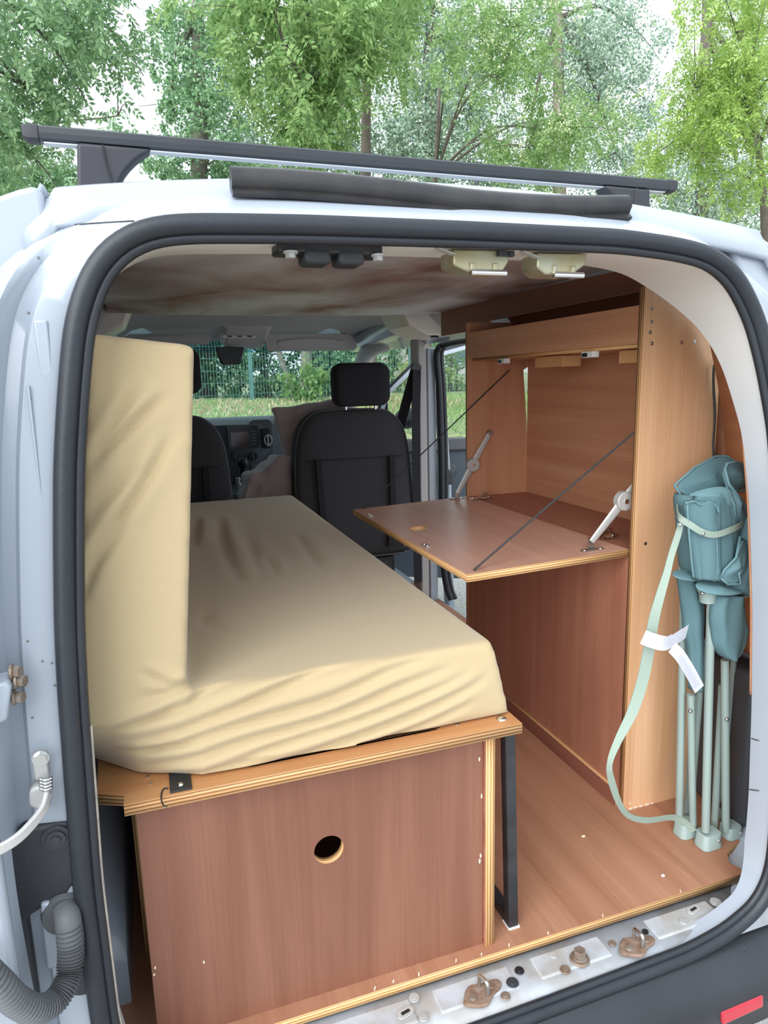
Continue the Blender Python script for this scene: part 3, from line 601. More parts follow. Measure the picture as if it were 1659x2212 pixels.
# inner wheel arches
for sg in (-1, 1):
    b = MB(); rr = []
    for y in np.linspace(1.12, 1.9, 17):
        h = .34*math.sqrt(max(0.0, 1 - ((y-1.5)/.40)**2)) + .002
        xi = (-.105 if sg < 0 else 1.20); xo_ = (-.28 if sg < 0 else 1.29)
        rr.append([(xo_, y, 0), (xi, y, 0), (xi, y, h*.75), (xi + (xo_-xi)*.15, y, h*.93), (xi + (xo_-xi)*.4, y, h), (xo_, y, h)])
    if sg < 0: b.loft(rr).build('wheel_arch', M['paint'], van, smooth=50)
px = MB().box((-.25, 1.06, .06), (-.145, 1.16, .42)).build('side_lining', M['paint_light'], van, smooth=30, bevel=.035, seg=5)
rp_ = MB().box((1.215, 1.075, .02), (1.288, 1.24, .40)).build('corner_trim', M['black_plastic'], van, smooth=30, bevel=.02, seg=3); tag(rp_, 'black plastic trim behind the folded chair')

# ================================================================ BED
bed = thing('bed_frame', 'plywood bed platform box with a round finger hole and black steel leg', 'bed frame', (.24, 1.9, 0))
TOPZ = .456
plf = [(-.075, .985), (.582, .985), (.582, 2.80), (-.15, 2.80), (-.15, 1.30), (-.119, 1.16), (-.113, 1.03), (-.075, 1.012)]
def slot(x0, x1, y0, y1):
    r = (y1-y0)/2; P = []
    for k in range(9): a = -math.pi/2 + math.pi*k/8; P.append((x1 - r + r*math.cos(a), (y0+y1)/2 + r*math.sin(a)))
    for k in range(9): a = math.pi/2 + math.pi*k/8; P.append((x0 + r + r*math.cos(a), (y0+y1)/2 + r*math.sin(a)))
    return P
plate('platform', plf, [slot(.10, .447, 1.020, 1.055)], .018, (0, 0, TOPZ-.018), (1, 0, 0), (0, 1, 0), (M['ply_top'], M['edge_dk']), bed)
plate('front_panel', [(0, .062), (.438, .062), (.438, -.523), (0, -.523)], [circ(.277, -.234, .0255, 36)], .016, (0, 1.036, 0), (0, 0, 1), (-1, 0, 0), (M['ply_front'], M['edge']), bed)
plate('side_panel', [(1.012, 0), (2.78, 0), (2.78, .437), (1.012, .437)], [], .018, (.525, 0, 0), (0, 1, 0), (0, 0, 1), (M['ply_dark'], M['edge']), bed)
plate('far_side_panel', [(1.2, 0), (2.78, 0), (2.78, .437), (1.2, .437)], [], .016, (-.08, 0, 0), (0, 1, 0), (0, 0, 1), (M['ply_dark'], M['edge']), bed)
lg = MB(); hw = .0105
lg.obox((.597, 1.043, .219), (1, 0, 0), (0, 1, 0), (0, 0, 1), hw, hw, .218)
lg.obox((.597, 1.55, .0125), (1, 0, 0), (0, 1, 0), (0, 0, 1), hw, .50, hw)
lg.obox((.597, 2.06, .219), (1, 0, 0), (0, 1, 0), (0, 0, 1), hw, hw, .218)
# the leg leans a touch towards the box at the top
lg.v = [(x - .012*z/.44, y, z) for x, y, z in lg.v]
tag(lg.build('leg_frame', M['black_metal'], bed, bevel=.002), 'black square steel tube leg frame')
for y in (1.043, 1.5, 2.05): MB().box((.585, y-.013, 0), (.609, y+.013, .003)).build('felt_pad', M['felt'], bed)
br = MB().box((-.010, .990, TOPZ), (.022, 1.12, TOPZ+.003)).build('strap_bracket', M['black_metal'], bed, bevel=.001); tag(br, 'black metal strap screwed to the platform')
MB().cyl((.006, 1.005, TOPZ+.003), (.006, 1.005, TOPZ+.0055), .0045, 14, .003).build('screw', M['steel'], br, smooth=40)
for (px, py) in ((319, 1678), (325, 1693), (988, 1565)):
    c = at(px, py, 2, TOPZ); MB().cyl(c, c + np.array((0, 0, .0015)), .0035, 12).build('screw', M['steel'], bed)
c = at(1083, 1553, 2, TOPZ); MB().sphere(c, .0095, 14, 8, (1, 1, .45)).build('bolt', M['chrome'], bed, smooth=180)
MB().tube([np.array(at(358 + 10*math.cos(a)*1.0, 1722 + 20*math.sin(a), 2, TOPZ+.001)) for a in np.linspace(1.2, 5.2, 12)], .0012, 6).build('cable_loop', M['black_metal'], bed, smooth=180)

# ---------------------------------------------------------------- mattress: L-shaped, folded up the wall
def hexblock(bm, pts):
    vs = [bm.verts.new(V(p)) for p in pts]
    for f in ((0,3,2,1),(4,5,6,7),(0,1,5,4),(1,2,6,5),(2,3,7,6),(3,0,4,7)): bm.faces.new([vs[i] for i in f])
def remeshed(pts_list, vox, it, fac=.5):
    bm = bmesh.new()
    for p in pts_list: hexblock(bm, p)
    bmesh.ops.recalc_face_normals(bm, faces=bm.faces)
    me = bpy.data.meshes.new('t'); bm.to_mesh(me); bm.free()
    o = bpy.data.objects.new('t', me); COL.objects.link(o)
    r = o.modifiers.new('r', 'REMESH'); r.mode = 'VOXEL'; r.voxel_size = vox
    s = o.modifiers.new('s', 'SMOOTH'); s.factor = fac; s.iterations = it
    dg = bpy.context.evaluated_depsgraph_get(); m2 = bpy.data.meshes.new_from_object(o.evaluated_get(dg))
    bpy.data.objects.remove(o)
    return m2
def arr(me, what='co'):
    a = np.empty(len(me.vertices)*3); me.vertices.foreach_get(what, a); return a.reshape(-1, 3)
def seglines(Q, path, wdt, amp, taper=True, asym=.6):
    """fold: valley along a polyline with a soft ridge beside it. Q: (n,2)"""
    P = resample(np.array(spline([np.array(p) for p in path], 10)), 240); out = np.zeros(len(Q))
    j = np.concatenate([((q[:, None, :] - P[None])**2).sum(2).argmin(1) for q in np.array_split(Q, 1 + len(Q)//4000)]); DD = Q - P[j]; d = np.linalg.norm(DD, axis=1)
    tg = np.gradient(P, axis=0); tg /= np.linalg.norm(tg, axis=1)[:, None]
    sd = np.sign(tg[j, 0]*DD[:, 1] - tg[j, 1]*DD[:, 0])
    tp = np.sin(np.pi*np.clip(j/239, 0, 1))**.7 if taper else 1
    s = d*sd
    return amp*tp*(-np.exp(-(s/(wdt*.55))**2) + asym*np.exp(-((s - wdt*1.15)/(wdt*.9))**2) + .5*asym*np.exp(-((s + wdt*1.3)/(wdt*1.1))**2))
zb, zt = TOPZ + .002, .598
flat = [(-.135, 1.06, zb), (.02, 1.018, zb), (.575, 1.062, zb), (.575, 1.085, zb)]
blocks = [[(-.14, 1.012, zb), (.578, 1.020, zb), (.578, 2.83, zb), (-.14, 2.83, zb), (-.14, 1.022, zt), (.548, 1.030, zt), (.560, 2.83, zt), (-.14, 2.83, zt)],
          [(-.150, 1.016, zb + .03), (.016, 1.016, zb + .03), (.016, 2.80, zb + .03), (-.16, 2.80, zb + .03), (-.062, 1.022, 1.125), (.076, 1.022, 1.108), (.076, 2.80, 1.11), (-.07, 2.80, 1.12)]]
me = remeshed(blocks, .0062, 16, .5)
co = arr(me); no = arr(me, 'normal')
# drape: fabric bridges the inner corner near the open end
x, y, z = co.T
from_ = 0; front = np.clip(-no[:, 1]*1.6 - .1, 0, 1) * np.exp(-np.clip(y - 1.10, 0, 9)/.05); topf = np.clip(no[:, 2]*1.4 - .2, 0, 1)*np.clip((.66 - z)/.05, 0, 1)
def pf(L): return [tuple(at(px, py, 1, 1.03)[[0, 2]]) for px, py in L]
def pt(L): return [tuple(at(px, py, 2, zt)[:2]) for px, py in L]
disp = np.zeros(len(co)); QF = co[:, [0, 2]]; QT = co[:, :2]
FF = [([(300, 1500), (380, 1483), (485, 1444), (572, 1405), (640, 1385)], .010, .0080), ([(240, 1560), (380, 1524), (426, 1501), (517, 1465), (678, 1416), (780, 1398)], .010, .0075), ([(260, 1610), (380, 1568), (494, 1526), (655, 1462), (815, 1419)], .010, .0085),
      ([(260, 1650), (380, 1600), (517, 1554), (700, 1503), (838, 1448), (930, 1420)], .011, .0085), ([(300, 1670), (380, 1641), (517, 1590), (700, 1540), (861, 1476), (975, 1439)], .011, .0085), ([(426, 1659), (609, 1595), (769, 1545), (930, 1485), (1010, 1450)], .010, .0075),
      ([(517, 1664), (700, 1604), (884, 1535), (998, 1485), (1050, 1455)], .011, .0085), ([(700, 1632), (884, 1568), (1021, 1508)], .010, .0070), ([(215, 1580), (330, 1540), (400, 1500)], .009, .006), ([(220, 1640), (330, 1615), (430, 1590)], .009, .006), ([(330, 1690), (470, 1650), (600, 1622)], .009, .006),
      ([(192, 1010), (215, 979), (268, 933), (326, 880), (362, 850)], .008, .0075), ([(205, 975), (257, 900), (301, 833)], .008, .0055), ([(172, 1240), (177, 1227), (215, 1171), (285, 1080), (340, 994), (373, 930)], .008, .0075), ([(177, 1299), (201, 1227), (251, 1157), (276, 1124)], .008, .006), ([(180, 1110), (240, 1060), (300, 1000)], .012, .004), ([(300, 1440), (370, 1470), (420, 1462)], .008, .005)]
fm = front > .01
for k_, (L, wd, am) in enumerate(FF): disp[fm] += (seglines(QF[fm], pf(L), wd*(1.1 if k_ < 11 or k_ > 15 else 1.5), am*(1.5 if k_ < 11 or k_ > 15 else 1.6))*front[fm])
TT = [([(426, 1115), (424, 1140), (418, 1185)], .018, .012), ([(476, 1115), (480, 1150), (490, 1190), (520, 1260)], .020, .016), ([(535, 1150), (548, 1200), (570, 1260)], .022, .008), ([(575, 1195), (600, 1247)], .018, .009), ([(640, 1150), (665, 1185), (700, 1235)], .020, .013), ([(460, 1310), (440, 1340), (480, 1365)], .02, .006), ([(740, 1230), (790, 1290)], .03, .004)]
tm = topf > .01
for L, wd, am in TT: disp[tm] += (seglines(QT[tm], pt(L), wd*1.4, am*.7)*topf[tm])
co = co + np.stack([no[:, 0]*.3, np.where(fm, -1, no[:, 1]), np.where(fm, .25, no[:, 2])], 1)*disp[:, None]
# softness
x, y, z = co.T
co[:, 2] -= .006*np.exp(-((x-.30)/.16)**2 - ((y-2.0)/.5)**2)*(z > .55)*(z < .66)
co[:, 2] += (z < .5)*0
co[:, 1] += -.006*np.sin((z-.456)/.14*math.pi).clip(0)*(y < 1.12)*(z < .62)
# rounded drape at the bottom left corner
co[:, 1] += np.interp(-x, [-.04, .054, .13, .16], [0, .045, .125, .14])*np.clip((.57 - z)/.10, 0, 1)*np.clip((1.30 - y)/.2, 0, 1)
me.vertices.foreach_set('co', co.ravel()); me.update(); me.materials.clear(); me.materials.append(M['sheet'])
me.name = 'mattress'; mo = finish('mattress', me, None, 180)
tag(mo, 'foam mattress in a mustard-yellow stretch sheet, folded up against the left wall', 'mattress')

# ================================================================ KITCHEN CABINET
cab = thing('kitchen_cabinet', 'tall open plywood cabinet with a drop-down table on its front', 'cabinet', (1.15, 1.7, 0))
X0, Y0, Y1, YB = 1.034, 1.280, 2.132, 1.268
U, Vz = (0, 1, 0), (0, 0, 1)
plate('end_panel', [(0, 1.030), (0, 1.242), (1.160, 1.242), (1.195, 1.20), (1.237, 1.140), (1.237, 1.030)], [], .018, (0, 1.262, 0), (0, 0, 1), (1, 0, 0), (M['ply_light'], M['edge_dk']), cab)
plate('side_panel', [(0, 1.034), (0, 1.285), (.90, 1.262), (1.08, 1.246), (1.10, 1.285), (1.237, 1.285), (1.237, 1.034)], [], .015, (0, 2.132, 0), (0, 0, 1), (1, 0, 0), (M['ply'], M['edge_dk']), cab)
plate('back_panel', [(1.285, .45), (2.130, .45), (2.130, 1.15), (1.285, 1.15)], [], .006, (1.262, 0, 0), U, Vz, (M['ply'], M['edge']), cab)
plate('back_panel', [(1.285, 1.152), (2.130, 1.152), (2.130, 1.235), (1.285, 1.235)], [], .006, (1.262, 0, 0), U, Vz, (M['ply'], M['edge']), cab)
plate('shelf', [(1.282, -1.258), (2.130, -1.258), (2.130, -1.036), (1.282, -1.036)], [], .015, (0, 0, .640), U, (-1, 0, 0), (M['ply_dark'], M['edge']), cab)
plate('lower_panel', [(.03, -2.130), (.637, -2.130), (.637, -1.284), (.03, -1.284)], [], .015, (1.034, 0, 0), (0, 0, 1), (0, -1, 0), (M['ply_dark'], M['edge']), cab)
plate('kick_board', [(1.284, 0), (2.130, 0), (2.130, .045), (1.284, .045)], [], .012, (1.024, 0, 0), U, Vz, (M['ply_trim'], M['edge_dk']), cab)
plate('fascia', [(1.284, 1.120), (2.130, 1.120), (2.130, 1.203), (1.284, 1.200)], [], .018, (1.034, 0, 0), U, Vz, (M['ply'], M['edge_dk']), cab)
plate('top_shelf', [(1.282, -1.258), (2.130, -1.258), (2.130, -1.052), (1.282, -1.052)], [], .012, (0, 0, 1.112), U, (-1, 0, 0), (M['ply'], M['edge']), cab)
# table leaf, drooping a little towards the bed
tu = np.array((0., 1., 0.)); tv = np.array((-1., 0., -.030)); tv /= np.linalg.norm(tv)
tab = plate('table_leaf', rect(1.282, 0, 2.128, .412), [circ(1.755, .335, .026, 32)], .017, (1.032, 0, .640), tu, tv, (M['ply_gloss'], M['edge']), cab)
tag(tab, 'glossy drop-down plywood table leaf with a finger hole')
TZ = lambda x: .640 + .017 - .030*(1.032 - x)
for (x_, y_) in ((.636, 2.005), (.640, 1.560)):
    c = np.array((x_, y_, TZ(x_))); o = MB().obox(c + np.array((0, 0, .001)), (0, 1, 0), (1, 0, 0), (0, 0, 1), .016, .006, .001).build('catch_plate', M['steel'], tab)
    for s_ in (-1, 1): MB().sphere(c + np.array((0, s_*.010, .003)), .0045, 10, 6, (1, 1, .6)).build('catch_screw', M['chrome'], tab, smooth=180)
# lid stays
def stay(P, yoff, name):
    P = [np.array(p) for p in P]; yv = np.array((0, 1, 0))
    d = P[1] - P[0]; d /= np.linalg.norm(d); e = P[2] - P[1]; e /= np.linalg.norm(e)
    s = MB(); s.tube([P[0] - d*.004, P[0] + d*.012, P[1]], [.0075, .0085, .0125], 12, sq=(1, .32), up=np.cross(d, yv))
    s.tube([P[1], P[2] - e*.01, P[2]], [.0125, .0085, .0075], 12, sq=(1, .32), up=np.cross(e, yv))
    o = s.build('lid_stay', M['stay'], cab, smooth=50)
    MB().cyl(P[1] - yv*.010, P[1] + yv*.010, .0225, 28).build('stay_joint', M['stay'], o, smooth=40, bevel=.002)
    MB().cyl(P[1] - yv*.012, P[1] - yv*.0095, .006, 14).build('joint_rivet', M['chrome'], o, smooth=40)
    b = np.array((P[0][0], P[0][1], TZ(P[0][0])))
    MB().obox(b + np.array((0, 0, .0012)), (1, 0, 0), (0, 1, 0), (0, 0, 1), .030, .007, .0012).obox(b + np.array((0, .005, .012)), (1, 0, 0), (0, 0, 1), (0, 1, 0), .009, .012, .001).build('stay_bracket', M['steel'], o)
    for sx in (-.022, .022): MB().sphere(b + np.array((sx, 0, .0025)), .0055, 10, 6, (1, 1, .5)).build('bracket_screw', M['chrome'], o, smooth=180)
    MB().cyl(P[2] - yv*.006, P[2] + yv*.012, .008, 14).build('stay_pin', M['rustbolt'], o, smooth=40)
    return o
tag(stay([(.985, 2.108, .676), (1.044, 2.115, .766), (1.112, 2.118, .872)], 0, ''), 'jointed metal lid stay at the far end of the table')
tag(stay([(.958, 1.318, .678), (1.035, 1.312, .766), (1.10, 1.302, .845)], 0, ''), 'jointed metal lid stay at the near end of the table')
for (yy) in (2.06, 1.40):
    c = np.array((1.045, yy, .656)); h = MB()
    h.obox(c + np.array((-.020, 0, .004)), (1, 0, 0), (0, 1, 0), (0, 0, 1), .016, .012, .0012).obox(c + np.array((.022, 0, .003)), (1, 0, 0), (0, 1, 0), (0, 0, 1), .016, .012, .0012)
    h.obox(c + np.array((.008, 0, .014)), (.85, 0, .5), (0, 1, 0), (-.5, 0, .85), .022, .006, .0015).obox(c + np.array((.030, 0, .014)), (.85, 0, -.5), (0, 1, 0), (.5, 0, .85), .018, .008, .0015)
    ho = h.build('table_hinge', M['chrome'], cab, bevel=.0008)
    for dx in (-.028, .03): MB().sphere(c + np.array((dx, 0, .007)), .0045, 10, 6, (1, 1, .6)).build('hinge_screw', M['chrome'], ho, smooth=180)
# cords holding the table leaf
MB().tube(spline([(1.190, 2.128, 1.080), (.92, 2.118, .863), (.648, 2.110, TZ(.648)+.002)], 8), .0022, 6).build('support_cord', M['cord'], cab, smooth=180)
MB().tube(spline([(1.062, 1.284, .945), (.85, 1.292, .795), (.644, 1.300, TZ(.644)+.002)], 8), .0026, 6).build('support_cord', M['cord'], cab, smooth=180)
for (yy) in (1.918, 1.482):
    o = MB().box((1.043, yy-.024, 1.097), (1.062, yy+.024, 1.112)).build('magnet_catch', M['whiteplastic'], cab, bevel=.002)
    MB().box((1.041, yy-.002, 1.099), (1.043, yy+.018, 1.108)).build('magnet', M['dash_dark'], o)
for (y0, y1) in ((1.66, 1.80), (1.29, 1.42)): MB().box((1.09, y0, 1.080), (1.15, y1, 1.110)).build('batten', M['bare'], cab, bevel=.001)
def screw(p, ax, m_='steel', parent=cab, r=.0042):
    p = np.array(p); a = np.array(ax, float); MB().cyl(p, p + a*.0008, r, 14).cyl(p + a*.0008, p + a*.0012, r*.45, 6).build('screw', M[m_], parent)
for (px, py) in ((1408, 667), (1407, 695), (1404, 718), (1408, 742), (1472, 740), (1500, 738), (1394, 1174)):
    p = at(px, py, 1, 1.262); screw((p[0], 1.2622, p[2]), (0, -1, 0))

# ================================================================ CAB: seats, dashboard, pillows
def cushion(outline, org, u, v, depth, prof_, name, m_, parent, smooth=50):
    """soft slab: outline in (u,v), prof_ = [(inset fraction, depth fraction)]"""
    P = np.array(outline, float); c = P.mean(0); u, v = np.array(u, float), np.array(v, float); w_ = np.cross(u, v); rings = []
    ext = (P.max(0) - P.min(0)).min()
    for ins, dp in prof_:
        Q = c + (P - c)*(1 - ins)
        rings.append([np.array(org) + u*q[0] + v*q[1] + w_*dp*depth for q in Q])
    return MB().loft(rings).build(name, m_, parent, smooth=smooth)
RP = [(.30, 0), (.10, .02), (.03, .10), (0, .28), (0, .72), (.03, .90), (.10, .98), (.30, 1)]
def seat(cx, hr0, hr1, hz0, hz1, label):
    t = thing('car_seat', label, 'seat', (cx, 3.2, -.03), 'front seats of the van')
    half = [(.0, .935), (.14, .93), (.20, .905), (.245, .85), (.268, .76), (.278, .62), (.280, .45), (.275, .30), (.26, .26), (0, .255)]
    half = [tuple(p) for p in spline(half, 4)]
    out = half + [(-a, b) for a, b in half[::-1][1:-1]]
    bk = cushion(out, (cx, 3.07, 0), (1, 0, 0), (0, .06, .998), .13, RP, 'backrest', M['seat'], t)
    inner = [(a*.80, .27 + (b - .255)*.93) for a, b in out]
    cushion(inner, (cx, 2.952, 0), (1, 0, 0), (0, .045, .999), .012, [(.04, 0), (0, .4), (0, 1)], 'back_shell', M['seat_dark'], t) if False else None
    rim = [np.array((cx + a*.985, 2.962 + .06*b, b)) for a, b in out]
    MB().tube(rim + [rim[0]], .003, 6).build('piping', M['piping'], bk, smooth=180)
    for s_ in (-1, 1):
        MB().loft([[(cx + s_*(.155 + dx), 2.925 + .055*z, z), (cx + s_*(.180 + dx), 2.925 + .055*z, z), (cx + s_*(.180 + dx), 2.945 + .055*z, z), (cx + s_*(.155 + dx), 2.945 + .055*z, z)] for z, dx in ((.30, -.02), (.5, 0), (.72, .005))]).build('seam_strip', M['seat_dark'], bk)
    MB().obox((cx, 2.945+.04, .715), (1, 0, 0), (0, 0, 1), (0, 1, 0), .235, .0015, .006).build('seam', M['seat_dark'], bk)
    hw_ = (hr1 - hr0)/2; hc = (hr0 + hr1)/2
    ho = rrect(-hw_, 0, hw_, hz1 - hz0, .045, 6)
    cushion(ho, (hc, 3.06, hz0), (1, 0, 0), (0, .03, .999), .095, RP, 'headrest', M['seat_dark'], t)
    for s_ in (-.07, .07): MB().cyl((hc + s_, 3.02, .90), (hc + s_, 3.02, hz0 + .03), .006, 10).build('headrest_post', M['chrome'], t, smooth=40)
    cb = [(-.26, 3.05), (.26, 3.05), (.27, 3.3), (.25, 3.52), (.2, 3.56), (-.2, 3.56), (-.25, 3.52), (-.27, 3.3)]
    cushion(cb, (cx, 0, .22), (1, 0, 0), (0, 1, 0), .14, RP, 'seat_cushion', M['seat'], t)
    MB().box((cx - .22, 3.08, -.03), (cx + .22, 3.5, .22)).build('seat_base', M['black_plastic'], t, bevel=.02)
    return t
seat(.885, .800, 1.062, .945, 1.136, 'black fabric passenger seat on the right with headrest, pillows piled beside it')
seat(.055, -.05, .238, 1.02, 1.205, 'black fabric driver seat on the left, half hidden behind the upright mattress')
MB().box((1.095, 2.93, .30), (1.115, 2.934, .36)).build('seat_tag', M['label'], bpy.data.objects['car_seat'])

dash = thing('dashboard', 'dark grey van dashboard with radio, air vent and gear lever', 'dashboard', (.5, 4.0, -.03))
dsh = MB(); rr = []
for x_ in np.linspace(-.24, 1.24, 31):
    bulge = .05*math.exp(-((x_-.53)/.16)**2)
    rr.append([(x_, 4.45, .86), (x_, 4.05, .872), (x_, 3.88 - bulge, .868), (x_, 3.82 - bulge, .845), (x_, 3.81 - bulge, .70), (x_, 3.86 - bulge, .52), (x_, 3.95, .45), (x_, 4.4, .42)])
dsh.loft(rr); dsh.build('dash_top', M['dash'], dash, smooth=45)
YD = 3.765
def dpx(px, py): return at(px, py, 1, YD)
a, b = dpx(490, 922), dpx(559, 967)
con = plate('centre_console', rrect(dpx(482, 0)[0], dpx(0, 1010)[2] if False else .50, dpx(590, 940)[0], .868, .03), [], .04, (0, YD + .055, 0), (1, 0, 0), (0, 0, 1), M['dash'], dash, bevel=.01)
rad_ = plate('radio', rrect(a[0], b[2], b[0], a[2], .006), [], .03, (0, YD + .018, 0), (1, 0, 0), (0, 0, 1), M['dash_dark'], dash, bevel=.003)
s0, s1 = dpx(497, 934), dpx(537, 962)
plate('radio_screen', rrect(s0[0], s1[2], s1[0], s0[2], .002), [], .004, (0, YD - .011, 0), (1, 0, 0), (0, 0, 1), M['screen'], rad_)
for k in range(5):
    c = dpx(546, 931 + 7*k); MB().box((c[0]-.010, YD-.016, c[2]-.004), (c[0]+.014, YD-.012, c[2]+.004)).build('radio_button', M['dash'], rad_, bevel=.001)
v0, v1 = dpx(565, 926), dpx(585, 968)
vn = plate('air_vent', rrect(v0[0], v1[2], v1[0], v0[2], .01), [], .02, (0, YD + .016, 0), (1, 0, 0), (0, 0, 1), M['dash_dark'], dash, bevel=.003)
for k in range(4): MB().box((v0[0] + .008 + k*.010, YD-.008, v1[2]+.03), (v0[0] + .011 + k*.010, YD-.002, v0[2]-.006)).build('vent_slat', M['dash'], vn)
c = dpx(578, 950); ring = [c + np.array((.020*math.cos(t_), -.014, .026*math.sin(t_))) for t_ in np.linspace(0, 2*math.pi, 25)]
ph = MB().tube(ring, .004, 8).box((c[0]-.004, YD-.018, c[2]-.024), (c[0]+.004, YD-.010, c[2]+.024)).box((c[0]-.006, YD-.014, c[2]-.034), (c[0]+.012, YD-.004, c[2]-.024)).build('phone_holder', M['stay'], dash, smooth=60)
for (px, py, r) in ((546, 985, .028), (508, 985, .020)):
    c = dpx(px, py); kn = MB().cyl((c[0], YD+.02, c[2]), (c[0], YD-.014, c[2]), r, 24, r*.85).build('control_knob', M['dash_dark'], dash, smooth=40)
    MB().box((c[0]-.003, YD-.022, c[2]-r*.8), (c[0]+.003, YD-.013, c[2]+r*.8)).build('knob_grip', M['dash'], kn, bevel=.001)
g0 = at(525, 1000, 1, 3.62); gk = MB().sphere(g0, .030, 18, 12, (.9, .9, 1.0)).build('gear_knob', M['dash_dark'], dash, smooth=180)
MB().cyl(g0 - np.array((0, 0, .02)), (g0[0]+.0, 3.70, .50), .012, 14, .02).build('gear_lever', M['dash_dark'], dash, smooth=40)
MB().box((.36, 3.50, .40), (.66, 3.84, .52)).build('gear_console', M['dash'], dash, bevel=.03)
hbk = at(515, 1045, 1, 3.5); MB().tube(spline([hbk + np.array((0, 0, .03)), hbk, hbk + np.array((.015, -.03, -.05))], 5), .012, 10).build('hand_brake', M['stay'], dash, smooth=180)
plate('dash_card', rect(0, 0, .03, .035), [], .001, at(584, 912, 1, 3.98), (1, 0, 0), (0, .2, .98), M['label'], dash)

def pillow(pts_list, vox, it, folds, name, label, seed):
    me = remeshed(pts_list, vox, it, .5); co = arr(me); no = arr(me, 'normal')
    r_ = np.random.default_rng(seed); d = np.zeros(len(co))
    for k in range(9):
        fr_ = (r_.normal(size=3)*.35 + 1)*folds; ph_ = r_.uniform(0, 6.28); d += np.sin(co @ fr_ + ph_ + 1.5*np.sin(co[:, 0]*9 + k))*.0014
    co += no*d[:, None]
    me.vertices.foreach_set('co', co.ravel()); me.update(); me.materials.clear(); me.materials.append(M['pillow']); me.name = name
    o = finish(name, me, None, 180); tag(o, label, 'pillow', 'brown pillows on the passenger seat'); return o
def pq(pts, y): return [tuple(at(px, py, 1, y)) for px, py in pts]
def slab(px4, y, dx, dy, dz): f = pq(px4, y); return f + [(p[0]+dx, p[1]+dy, p[2]+dz) for p in f]
pillow([slab([(640, 985), (745, 1000), (745, 858), (640, 880)], 3.17, .02, .14, .0), slab([(612, 960), (650, 985), (650, 876), (590, 882)], 3.19, .0, .09, 0), slab([(622, 1000), (660, 990), (650, 930), (605, 935)], 3.19, .0, .09, 0)], .0085, 22, np.array((-34, 5, 62)), 'pillow', 'brown linen pillow standing upright against the passenger headrest', 3)
pillow([slab([(540, 1100), (660, 1105), (660, 985), (600, 985)], 3.12, .01, .30, -.02), slab([(522, 1090), (580, 1098), (590, 1000), (534, 1035)], 3.14, 0, .2, 0)], .009, 22, np.array((38, 5, 50)), 'pillow', 'crumpled brown linen pillow lying low between the seats', 5)

# ================================================================ ROOF RACK
rk = thing('roof_bar', 'black roof bar with plastic feet across the rear of the van roof', 'roof bar', (.5, 1.42, 1.42))
YR = 1.42
p0, p1 = at(85, 292, 1, YR), at(1436, 404, 1, YR); d = (p1 - p0)/np.linalg.norm(p1 - p0); up_ = np.cross(np.array((0, 1., 0)), d)*-1
up_ = np.array((-d[2], 0, d[0]))
def barsec(p, s=1): return [p + np.array((0, a, 0))*s + up_*b*s for a, b in ((-.016, -.010), (-.017, .0), (-.016, .010), (-.008, .0135), (.010, .0135), (.017, .008), (.017, -.010), (.008, -.0125), (-.008, -.0125))]
MB().loft([barsec(p0), barsec(p1)]).build('bar', M['rack'], rk, bevel=.001)
MB().obox((p0+p1)/2 - up_*.0137, d, (0, 1, 0), up_, np.linalg.norm(p1-p0)/2*.99, .010, .0012).build('bar_underside', M['alu'], rk)
MB().obox((p0+p1)/2 + up_*.0140, d, (0, 1, 0), up_, np.linalg.norm(p1-p0)/2*.99, .005, .0012).build('bar_strip', M['black_plastic'], rk)
for p, s_ in ((p0, -1), (p1, 1)):
    MB().loft([barsec(p, 1.08), barsec(p + d*s_*.018, 1.08), barsec(p + d*s_*.026 + up_*.002, .86)]).build('end_cap', M['rack_foot'], rk, smooth=30, bevel=.001)
def foot(pc, s_, zr):
    b = MB(); rr = []
    for t_ in np.linspace(0, 1, 9):
        z = pc[2] - .013 - t_*(pc[2] - .013 - zr)
        wi = .030 + .065*(1-t_)**2.2; wo = .030
        xa, xb = (pc[0] - wo - .008*t_, pc[0] + wi) if s_ < 0 else (pc[0] - wi, pc[0] + wo + .008*t_)
        rr.append([(xa, YR-.024, z), (xb, YR-.020, z), (xb, YR+.020, z), (xa, YR+.024, z)])
    o = b.loft(rr).build('foot', M['rack_foot'], rk, smooth=40, bevel=.006)
    xs_ = pc[0] + (.012 if s_ < 0 else -.012)
    MB().tube([(xs_, YR-.0255, pc[2]-.015), (xs_ - s_*.004, YR-.0255, pc[2]-.05), (xs_ - s_*.018, YR-.026, zr)], .0015, 6).build('foot_seam', M['dash_dark'], o)
fl = at(208, 325, 1, YR); foot(np.array((fl[0], YR, p0[2] + (fl[0]-p0[0])*d[2]/d[0])), -1, roofz(fl[0], YR) - .004)
fr2 = at(1370, 410, 1, YR); foot(np.array((fr2[0], YR, p0[2] + (fr2[0]-p0[0])*d[2]/d[0])), 1, roofz(min(fr2[0], 1.08), YR) - .03)
a_ = at(1030, 390, 1, 3.3); MB().cyl((a_[0], 3.3, roofz(a_[0], 3.3)-.005), (a_[0], 3.3, a_[2] + .03), .014, 12, .008).build('roof_aerial', M['black_plastic'], van, smooth=40)

